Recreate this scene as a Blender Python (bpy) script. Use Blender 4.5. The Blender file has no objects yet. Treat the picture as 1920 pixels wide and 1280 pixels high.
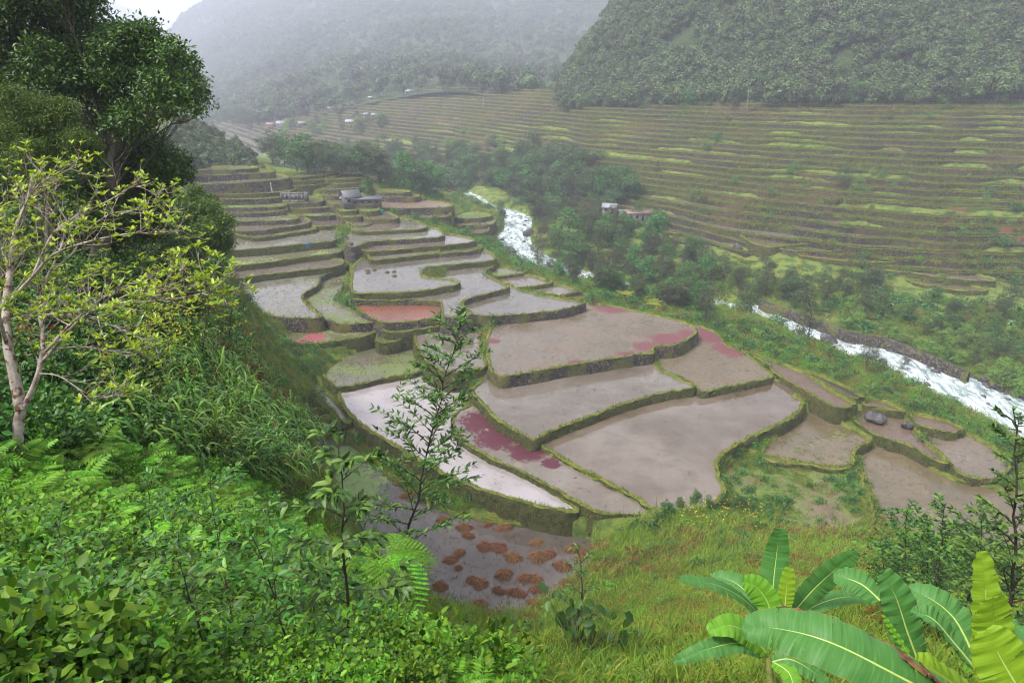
import bpy, math, random
import numpy as np
from mathutils import Vector, Matrix
R = math.radians
rng = np.random.default_rng(7)
random.seed(7)
scene = bpy.context.scene
# ------------------------------------------------------------------ camera, sky, sun, exposure
CAMZ, F, PITCH = 60.0, 1280.0, R(21.0)
cam_d = bpy.data.cameras.new('camera'); cam_d.lens = 24.0; cam_d.sensor_width = 36.0
cam_d.clip_start = 0.1; cam_d.clip_end = 12000
cam = bpy.data.objects.new('camera', cam_d); scene.collection.objects.link(cam)
cam.location = (0, 0, CAMZ); cam.rotation_euler = (R(90) - PITCH, 0, 0)
scene.camera = cam
SUN_EL, SUN_AZ = R(58), R(-115)         # azimuth clockwise from +y: high on the left, a little behind the viewer
world = bpy.data.worlds.new('World'); scene.world = world; world.use_nodes = True
wn = world.node_tree; wn.nodes.clear()
sky = wn.nodes.new('ShaderNodeTexSky'); sky.sky_type = 'NISHITA'; sky.sun_disc = False
sky.sun_elevation = SUN_EL; sky.sun_rotation = SUN_AZ
sky.air_density = 1.0; sky.dust_density = 6.0; sky.ozone_density = 1.0; sky.altitude = 1000
hs = wn.nodes.new('ShaderNodeHueSaturation'); hs.inputs['Saturation'].default_value = 0.22
bg = wn.nodes.new('ShaderNodeBackground'); bg.inputs['Strength'].default_value = 0.09
wo = wn.nodes.new('ShaderNodeOutputWorld')
wn.links.new(sky.outputs[0], hs.inputs['Color']); wn.links.new(hs.outputs[0], bg.inputs['Color'])
wn.links.new(bg.outputs[0], wo.inputs['Surface'])
sun_d = bpy.data.lights.new('sun', 'SUN'); sun_d.energy = 1.5; sun_d.angle = R(11); sun_d.color = (1.0, 0.97, 0.92)
sun = bpy.data.objects.new('sun', sun_d); scene.collection.objects.link(sun)
sun.rotation_euler = (R(90) - SUN_EL, 0, -SUN_AZ + math.pi)
sun.location = (40, -60, 260)
scene.view_settings.view_transform = 'Standard'; scene.view_settings.look = 'None'
scene.view_settings.exposure = 2.05; scene.view_settings.gamma = 1.0
scene.render.engine = 'CYCLES'
cy = scene.cycles
cy.use_denoising = True
cy.max_bounces = 5; cy.diffuse_bounces = 2; cy.glossy_bounces = 2; cy.transmission_bounces = 2
cy.volume_bounces = 2; cy.transparent_max_bounces = 8
cy.use_adaptive_sampling = True; cy.pixel_filter_type = 'BLACKMAN_HARRIS'; cy.adaptive_threshold = 0.008; cy.filter_width = 1.15
cy.caustics_reflective = False; cy.caustics_refractive = False

# ------------------------------------------------------------------ pixel <-> world
CP, SP = math.cos(PITCH), math.sin(PITCH)
def ray(px, py):
    u = 640.0 - py
    return (px - 960.0, F * CP + u * SP, u * CP - F * SP)
def bp(px, py, z):                       # the point of height z seen at a pixel of the photograph
    r = ray(px, py); t = (z - CAMZ) / r[2]
    return np.array([r[0] * t, r[1] * t, z])
def bd(px, py, d):                       # the point at depth d (metres along the view axis)
    r = ray(px, py); t = d / F
    return np.array([r[0] * t, r[1] * t, CAMZ + r[2] * t])
def bf(px, py, d):                       # forward distance d on the ground plane
    r = ray(px, py); t = d / r[1]
    return np.array([r[0] * t, d, CAMZ + r[2] * t])

# ------------------------------------------------------------------ mesh helpers
def mesh_np(name, v, faces, mats=(), smooth=False, midx=None, uv=None):
    me = bpy.data.meshes.new(name)
    v = np.asarray(v, dtype=np.float32)
    if isinstance(faces, np.ndarray): faces = [faces]
    faces = [np.asarray(f, dtype=np.int32) for f in faces if len(f)]
    me.vertices.add(len(v)); me.vertices.foreach_set('co', v.ravel())
    nl = sum(f.size for f in faces); nf = sum(len(f) for f in faces)
    me.loops.add(nl); me.polygons.add(nf)
    li = np.concatenate([f.ravel() for f in faces])
    tot = np.concatenate([np.full(len(f), f.shape[1], dtype=np.int32) for f in faces])
    st = np.concatenate([[0], np.cumsum(tot)[:-1]]).astype(np.int32)
    me.loops.foreach_set('vertex_index', li)
    me.polygons.foreach_set('loop_start', st)
    me.polygons.foreach_set('loop_total', tot)
    if midx is not None: me.polygons.foreach_set('material_index', np.asarray(midx, dtype=np.int32))
    if smooth: me.polygons.foreach_set('use_smooth', np.ones(nf, dtype=bool))
    for m in mats: me.materials.append(m)
    if uv is not None:
        l = me.uv_layers.new(name='UVMap'); l.data.foreach_set('uv', np.asarray(uv, dtype=np.float32)[li].ravel())
    me.update(calc_edges=True); me.validate()
    return me
def link(name, me, parent=None, label=None, cat=None, group=None, kind=None, loc=None):
    o = bpy.data.objects.new(name, me); scene.collection.objects.link(o)
    if loc is not None: o.location = loc
    if parent is not None: o.parent = parent
    for k, val in (('label', label), ('category', cat), ('group', group), ('kind', kind)):
        if val: o[k] = val
    return o
def empty(name, loc, label, cat, group=None, rz=0.0):
    o = link(name, None, None, label, cat, group, None, loc); o.rotation_euler = (0, 0, rz)
    o.empty_display_size = 0.5
    return o
def copy_tree(o, parent=None):
    c = o.copy(); scene.collection.objects.link(c)
    if parent is not None: c.parent = parent
    for ch in o.children: copy_tree(ch, c)
    return c
class MB:                                 # collects geometry with material slots, builds one mesh
    def __init__(s): s.v = []; s.f3 = []; s.f4 = []; s.m3 = []; s.m4 = []; s.n = 0
    def add(s, v, f, m=0):
        v = np.asarray(v, float).reshape(-1, 3); f = np.asarray(f, int)
        if len(f) == 0: return
        s.v.append(v)
        if f.shape[1] == 3: s.f3.append(f + s.n); s.m3 += [m] * len(f)
        else: s.f4.append(f + s.n); s.m4 += [m] * len(f)
        s.n += len(v)
    def box(s, c, d, rz=0, m=0, taper=1.0):
        x, y, z = np.array(d) / 2
        p = np.array([[-x, -y, -z], [x, -y, -z], [x, y, -z], [-x, y, -z], [-x * taper, -y * taper, z], [x * taper, -y * taper, z], [x * taper, y * taper, z], [-x * taper, y * taper, z]])
        ca, sa = math.cos(rz), math.sin(rz)
        p = p @ np.array([[ca, sa, 0], [-sa, ca, 0], [0, 0, 1]]) + np.array(c)
        s.add(p, [[0, 3, 2, 1], [4, 5, 6, 7], [0, 1, 5, 4], [1, 2, 6, 5], [2, 3, 7, 6], [3, 0, 4, 7]], m)
    def tube(s, pts, rad, n=6, m=0):
        pts = np.asarray(pts, float); k = len(pts)
        rad = np.broadcast_to(np.asarray(rad, float), (k,))
        t = np.gradient(pts, axis=0); t /= np.linalg.norm(t, axis=1)[:, None] + 1e-9
        ref = np.array([0.0, 0, 1]) if abs(t[0][2]) < 0.9 else np.array([1.0, 0, 0])
        a = np.cross(t, ref); a /= np.linalg.norm(a, axis=1)[:, None] + 1e-9
        b = np.cross(t, a)
        ph = np.arange(n) * 2 * math.pi / n
        ring = pts[:, None, :] + rad[:, None, None] * (np.cos(ph)[None, :, None] * a[:, None, :] + np.sin(ph)[None, :, None] * b[:, None, :])
        i = np.arange(k - 1)[:, None] * n; j = np.arange(n)[None, :]; j2 = (j + 1) % n
        f = np.stack([i + j, i + j2, i + n + j2, i + n + j], -1).reshape(-1, 4)
        s.add(ring.reshape(-1, 3), f, m)
    def build(s, name, mats, smooth=False):
        v = np.concatenate(s.v) if s.v else np.zeros((0, 3))
        fs = []; mi = []
        if s.f3: fs.append(np.concatenate(s.f3)); mi += s.m3
        if s.f4: fs.append(np.concatenate(s.f4)); mi += s.m4
        return mesh_np(name, v, fs, mats, smooth, mi)

def vnoise(x, y, seed=0):                 # smooth value noise in numpy
    xi = np.floor(x).astype(np.int64); yi = np.floor(y).astype(np.int64)
    fx = x - xi; fy = y - yi; fx = fx * fx * (3 - 2 * fx); fy = fy * fy * (3 - 2 * fy)
    def h(a, b):
        n = (a * 374761393 + b * 668265263 + seed * 1274126177) & 0x7fffffff
        n = ((n ^ (n >> 13)) * 1274126177) & 0x7fffffff
        return ((n ^ (n >> 16)) & 0xffff) / 65535.0 * 2 - 1
    return (h(xi, yi) * (1 - fx) + h(xi + 1, yi) * fx) * (1 - fy) + (h(xi, yi + 1) * (1 - fx) + h(xi + 1, yi + 1) * fx) * fy
def fbm(x, y, seed=0, octs=4):
    s = 0; a = 1.0
    for o in range(octs):
        s = s + a * vnoise(x * 2 ** o, y * 2 ** o, seed + o * 17); a *= 0.5
    return s

# ------------------------------------------------------------------ materials
class NT:
    def __init__(s, name):
        s.m = bpy.data.materials.new(name); s.m.use_nodes = True; s.t = s.m.node_tree; s.t.nodes.clear()
        s.out = s.n('OutputMaterial')
    def n(s, typ, **kw):
        nd = s.t.nodes.new('ShaderNode' + typ)
        for k, v in kw.items():
            if k in nd.inputs: s.set(nd.inputs[k], v)
            else: setattr(nd, k, v)
        return nd
    def set(s, inp, v):
        if isinstance(v, bpy.types.NodeSocket): s.t.links.new(v, inp)
        elif isinstance(v, bpy.types.Node): s.t.links.new(v.outputs[0], inp)
        else:
            if isinstance(v, (tuple, list)) and len(v) == 3 and inp.type == 'RGBA': v = (*v, 1)
            inp.default_value = v
    def noise(s, scale, detail=4, rough=0.55, vec=None, dist=0.0):
        nd = s.n('TexNoise', Scale=scale, Detail=detail, Roughness=rough, Distortion=dist)
        if vec is not None: s.set(nd.inputs['Vector'], vec)
        return nd.outputs['Fac']
    def ramp(s, fac, stops):
        nd = s.n('ValToRGB'); s.set(nd.inputs[0], fac); el = nd.color_ramp.elements
        while len(el) > len(stops): el.remove(el[-1])
        while len(el) < len(stops): el.new(0.5)
        for e, (p, c) in zip(el, stops):
            e.position = p; e.color = (*c, 1) if len(c) == 3 else c
        return nd.outputs[0]
    def step(s, fac, a, b):
        nd = s.n('MapRange'); nd.interpolation_type = 'SMOOTHSTEP'
        s.set(nd.inputs[0], fac); nd.inputs[1].default_value = a; nd.inputs[2].default_value = b
        return nd.outputs[0]
    def mix(s, f, a, b, bt='MIX'):
        nd = s.n('MixRGB'); nd.blend_type = bt; s.set(nd.inputs[0], f); s.set(nd.inputs[1], a); s.set(nd.inputs[2], b)
        return nd.outputs[0]
    def math(s, op, a, b=0.0):
        nd = s.n('Math'); nd.operation = op; s.set(nd.inputs[0], a); s.set(nd.inputs[1], b)
        return nd.outputs[0]
    def pos(s): return s.n('NewGeometry').outputs['Position']
    def fin(s, col, rough=0.8, bump=None, bstr=0.5, bdist=0.1, spec=0.3, ior=None, trans=0.0, tcol=None):
        p = s.n('BsdfPrincipled'); s.set(p.inputs['Base Color'], col); s.set(p.inputs['Roughness'], rough)
        s.set(p.inputs['Specular IOR Level'], spec)
        if ior: p.inputs['IOR'].default_value = ior
        if bump is not None:
            b = s.n('Bump', Strength=bstr, Distance=bdist); s.set(b.inputs['Height'], bump)
            s.t.links.new(b.outputs[0], p.inputs['Normal'])
        o = p.outputs[0]
        if trans > 0:
            tr = s.n('BsdfTranslucent'); s.set(tr.inputs[0], tcol if tcol is not None else col)
            mx = s.n('MixShader'); mx.inputs[0].default_value = trans
            s.t.links.new(o, mx.inputs[1]); s.t.links.new(tr.outputs[0], mx.inputs[2]); o = mx.outputs[0]
        s.t.links.new(o, s.out.inputs['Surface'])
        return s.m

def leaf_mat(name, cols, trans=0.25, rough=0.45, spec=0.35, objvar=0.25, patch=None):
    t = NT(name); g = t.n('NewGeometry'); k = len(cols)
    c = t.ramp(g.outputs['Random Per Island'], [(i / max(1, k - 1), cc) for i, cc in enumerate(cols)])
    oi = t.n('ObjectInfo')
    h = t.n('HueSaturation'); t.set(h.inputs['Color'], c)
    t.set(h.inputs['Value'], t.math('ADD', t.math('MULTIPLY', oi.outputs['Random'], objvar * 2), 1 - objvar))
    t.set(h.inputs['Hue'], t.math('ADD', t.math('MULTIPLY', oi.outputs['Random'], 0.03), 0.485))
    c = h.outputs[0]
    if patch:
        c = t.mix(t.step(t.noise(patch[0], 3, vec=t.pos()), 0.48, 0.62), c, patch[1])
    return t.fin(c, rough=rough, spec=spec, trans=trans)

M = {}
def regional(t, p, col, amt=0.75):
    n1 = t.noise(0.035, 5, 0.65, p)
    col = t.mix(t.math('MULTIPLY', t.step(n1, 0.60, 0.68), amt), col, t.ramp(t.noise(1.5, 4, .7, p), [(.35, (0.06, 0.11, 0.014)), (.65, (0.12, 0.18, 0.025))]))
    col = t.mix(t.math('MULTIPLY', t.step(n1, 0.48, 0.38), amt), col, t.ramp(t.noise(1.5, 4, .7, p), [(.35, (0.07, 0.045, 0.028)), (.65, (0.17, 0.11, 0.065))]))
    for (x, y, r) in RED:
        fl = t.n('VectorMath'); fl.operation = 'MULTIPLY'; t.set(fl.inputs[0], p); fl.inputs[1].default_value = (1, 1, 0)
        d = t.n('VectorMath'); d.operation = 'DISTANCE'; t.set(d.inputs[0], fl.outputs[0]); d.inputs[1].default_value = (x, y, 0)
        q = t.math('ADD', t.math('DIVIDE', d.outputs['Value'], r), t.math('MULTIPLY', t.math('SUBTRACT', t.noise(.25, 6, .7, p), .5), 3.2))
        col = t.mix(t.step(q, 1.05, .85), col, (0.22, 0.085, 0.05))
    return col
RED = [(156, 206, 7), (150, 203, 4), (171, 214, 8), (138, 214, 5)]
def build_materials():
    # ground under the vegetation: grass, weeds, brown stems, bare soil
    t = NT('grassy_ground'); p = t.pos()
    g = t.ramp(t.noise(0.35, 6, 0.65, p), [(0.3, (0.03, 0.06, 0.01)), (0.45, (0.08, 0.13, 0.018)), (0.56, (0.17, 0.22, 0.03)), (0.7, (0.16, 0.11, 0.04))])
    g = t.mix(t.step(t.noise(0.09, 4, 0.6, p), 0.55, 0.7), g, t.ramp(t.noise(2.0, 4, 0.6, p), [(0.3, (0.05, 0.09, 0.015)), (0.7, (0.16, 0.075, 0.03))]))
    M['ground'] = t.fin(g, 0.9, t.noise(3.5, 6, 0.7, p), 1.0, 0.5)
    # dry stone walls
    t = NT('dry_stone'); p = t.pos()
    vo = t.n('TexVoronoi', Scale=3.2); t.set(vo.inputs['Vector'], p)
    vo2 = t.n('TexVoronoi', Scale=3.2); vo2.feature = 'DISTANCE_TO_EDGE'; t.set(vo2.inputs['Vector'], p)
    sx = t.n('SeparateXYZ'); t.set(sx.inputs[0], vo.outputs['Color'])
    st = t.ramp(sx.outputs[0], [(0.0, (0.02, 0.017, 0.014)), (0.45, (0.055, 0.045, 0.037)), (0.8, (0.11, 0.088, 0.07)), (1.0, (0.20, 0.175, 0.155))])
    st = t.mix(t.step(vo2.outputs[0], 0.0, 0.09), (0.012, 0.012, 0.008), st)
    st = t.mix(t.step(t.noise(0.22, 6, 0.7, p), 0.5, 0.56), st, t.ramp(t.noise(2.5, 4, 0.7, p), [(0.35, (0.04, 0.055, 0.012)), (0.5, (0.11, 0.11, 0.025)), (0.65, (0.14, 0.09, 0.035))]))
    M['stone'] = t.fin(st, 0.75, vo2.outputs[0], 1.0, 0.25)
    # far hillside walls: stone and weeds in long streaks
    t = NT('overgrown_wall'); p = t.pos()
    mp = t.n('Mapping'); t.set(mp.inputs[0], p); mp.inputs['Scale'].default_value = (0.3, 0.3, 1.0)
    a = t.ramp(t.noise(1.6, 5, 0.75, p), [(0.34, (0.012, 0.010, 0.009)), (0.5, (0.042, 0.034, 0.030)), (0.62, (0.09, 0.072, 0.062)), (0.72, (0.20, 0.165, 0.145))])
    b = t.ramp(t.noise(0.9, 5, 0.75, p), [(0.34, (0.015, 0.024, 0.006)), (0.48, (0.045, 0.06, 0.012)), (0.57, (0.10, 0.07, 0.028)), (0.64, (0.06, 0.10, 0.015)), (0.75, (0.12, 0.18, 0.02))])
    M['farwall'] = t.fin(regional(t, p, t.mix(t.step(t.noise(0.12, 5, 0.65, mp), 0.44, 0.54), a, b), .7), 0.9, t.noise(2.5, 5, 0.7, p), 1.0, 0.4)
    # weedy bund faces
    t = NT('weedy_bank'); p = t.pos()
    b = t.ramp(t.noise(1.3, 5, 0.7, p), [(0.30, (0.018, 0.028, 0.007)), (0.44, (0.05, 0.065, 0.013)), (0.54, (0.10, 0.08, 0.03)), (0.62, (0.065, 0.10, 0.015)), (0.78, (0.12, 0.15, 0.025))])
    M['bank'] = t.fin(b, 0.9, t.noise(5, 5, 0.7, p), 1.0, 0.35)
    t = NT('verge'); p = t.pos()
    b = t.ramp(t.noise(1.1, 5, 0.7, p), [(0.28, (0.07, 0.11, 0.015)), (0.44, (0.11, 0.15, 0.02)), (0.56, (0.19, 0.20, 0.03)), (0.66, (0.19, 0.13, 0.05)), (0.8, (0.14, 0.22, 0.025))])
    M['verge'] = t.fin(b, 0.9, t.noise(5, 5, 0.7, p), 1.0, 0.3)
    t = NT('far_verge'); p = t.pos()
    b = t.ramp(t.noise(0.7, 5, 0.75, p), [(0.3, (0.045, 0.06, 0.012)), (0.44, (0.12, 0.14, 0.022)), (0.54, (0.20, 0.22, 0.03)), (0.62, (0.14, 0.095, 0.04)), (0.78, (0.10, 0.15, 0.02))])
    M['farverge'] = t.fin(b, 0.9, t.noise(5, 5, 0.7, p), 1.0, 0.3)
    # terrace floor of the far hillside
    t = NT('terrace_floor'); p = t.pos()
    b = t.ramp(t.noise(0.5, 5, 0.7, p), [(0.3, (0.03, 0.025, 0.018)), (0.46, (0.055, 0.048, 0.022)), (0.58, (0.06, 0.075, 0.018)), (0.75, (0.08, 0.055, 0.038))])
    sz = t.n('SeparateXYZ'); t.set(sz.inputs[0], p)
    wet = t.math('MULTIPLY', t.step(t.noise(0.06, 3, 0.5, p), 0.40, 0.46), t.math('MAXIMUM', t.step(sz.outputs[2], 26.0, 12.0), t.step(t.noise(0.045, 3, 0.5, p), 0.54, 0.58)))
    b = regional(t, p, b, .4); b = t.mix(wet, b, (0.13, 0.105, 0.09))
    M['tread'] = t.fin(b, t.mix(wet, (0.8,) * 3, (0.12,) * 3), t.noise(3, 5, 0.7, p), 0.8, 0.2)
    # forest floor on the slopes
    t = NT('wooded_slope'); p = t.pos()
    b = t.ramp(t.noise(0.15, 6, 0.7, p), [(0.3, (0.03, 0.055, 0.016)), (0.55, (0.055, 0.09, 0.025)), (0.75, (0.09, 0.13, 0.035))])
    M['slope'] = t.fin(b, 0.95, t.noise(0.2, 6, 0.7, p), 1.0, 6.0)
    # fringe grass
    M['grass'] = leaf_mat('grass_blades', [(0.08, 0.14, 0.012), (0.15, 0.23, 0.02), (0.25, 0.28, 0.03), (0.22, 0.14, 0.045), (0.13, 0.22, 0.02)], 0.3, 0.6, 0.2, 0.0)
    M['straw'] = leaf_mat('straw', [(0.12, 0.045, 0.02), (0.20, 0.085, 0.035), (0.28, 0.14, 0.06), (0.07, 0.025, 0.015)], 0.15, 0.7, 0.2, 0.1)
    # white water
    t = NT('river_water'); p = t.pos()
    mp = t.n('Mapping'); t.set(mp.inputs[0], p); mp.inputs['Rotation'].default_value = (0, 0, R(-28)); mp.inputs['Scale'].default_value = (1.0, 0.32, 1)
    n1 = t.noise(0.6, 6, 0.7, mp, 0.6)
    c = t.ramp(t.math('ADD', t.math('MULTIPLY', n1, .6), t.math('MULTIPLY', t.noise(2.6, 5, .7, mp), .4)), [(0.38, (0.09, 0.16, 0.155)), (0.47, (0.26, 0.32, 0.32)), (0.54, (0.50, 0.54, 0.55)), (0.64, (0.78, 0.80, 0.82))])
    M['river'] = t.fin(c, t.ramp(n1, [(0.4, (0.08,) * 3), (0.6, (0.6,) * 3)]), n1, 1.0, 0.4, 0.5, 1.33)
    # boulder
    t = NT('boulder'); p = t.pos()
    c = t.ramp(t.noise(1.2, 6, 0.65, p), [(0.35, (0.012, 0.011, 0.012)), (0.5, (0.05, 0.045, 0.048)), (0.65, (0.13, 0.11, 0.105))])
    M['rock'] = t.fin(c, 0.5, t.noise(3, 6, 0.65, p), 0.7, 0.2, 0.4)

def paddy_mat(name, base, dark, weed, wcol, wthr, rough=0.10, patches=(), pcol=(0.30, 0.07, 0.09), speck=0.61, spk=(0.07, 0.048, 0.035), mudmix=0.35, tex=1.0, ior=1.45):
    """wet paddy: turbid water, weeds, floating fern mats; patches = [(x, y, radius)] of floating fern"""
    t = NT(name); p = t.pos()
    c = t.mix(t.step(t.noise(0.07, 4, 0.6, p), 0.35, 0.65), base, dark)
    c = t.mix(t.math('MULTIPLY', t.step(t.noise(0.22, 6, 0.7, p, 0.2), 0.45, 0.65), 0.4), c, tuple(x * 0.6 for x in dark))
    c = t.mix(t.math('MULTIPLY', t.step(t.noise(1.1, 6, 0.75, p), 0.42, 0.62), mudmix), c, tuple(x * 0.55 for x in base))
    wf = t.step(t.math('ADD', t.math('MULTIPLY', t.noise(0.12, 4, 0.6, p), 0.5), t.math('MULTIPLY', t.noise(1.6, 5, 0.75, p), 0.5)), wthr, wthr + 0.07)
    c = t.mix(t.math('MULTIPLY', wf, 0.85), c, wcol)
    sp = t.step(t.noise(1.5, 3, 0.6, p, 0.8), speck, speck + 0.03)
    c = t.mix(sp, c, spk)
    mask = t.math('MAXIMUM', wf, sp)
    for (x, y, r) in patches:
        d = t.n('VectorMath'); d.operation = 'DISTANCE'; t.set(d.inputs[0], p); d.inputs[1].default_value = (x, y, 12 if False else 0)
        # planar distance: flatten z first
        fl = t.n('VectorMath'); fl.operation = 'MULTIPLY'; t.set(fl.inputs[0], p); fl.inputs[1].default_value = (1, 1, 0)
        t.set(d.inputs[0], fl.outputs[0])
        q = t.math('DIVIDE', d.outputs['Value'], r)
        nn = t.math('MULTIPLY', t.math('SUBTRACT', t.noise(0.5, 8, 0.8, p, 0.8), 0.5), 3.4)
        f = t.math('MULTIPLY', t.step(t.math('ADD', q, nn), 1.08, 0.92), t.step(t.math('ADD', t.noise(2.2, 5, 0.75, p), t.math('MULTIPLY', t.math('SUBTRACT', 1.0, q), 0.25)), 0.44, 0.5))
        c = t.mix(f, c, t.mix(t.noise(3, 4, 0.7, p), tuple(k * 0.55 for k in pcol), tuple(k * 1.1 for k in pcol)))
        mask = t.math('MAXIMUM', mask, f)
    rg = t.mix(mask, (rough,) * 3, (0.7,) * 3)
    h = t.math('ADD', t.math('MULTIPLY', t.noise(7, 4, 0.7, p), 0.6), t.math('MULTIPLY', mask, 0.5))
    return t.fin(c, rg, h, 0.12 * tex, 0.04, 0.5, ior)
build_materials()
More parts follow.
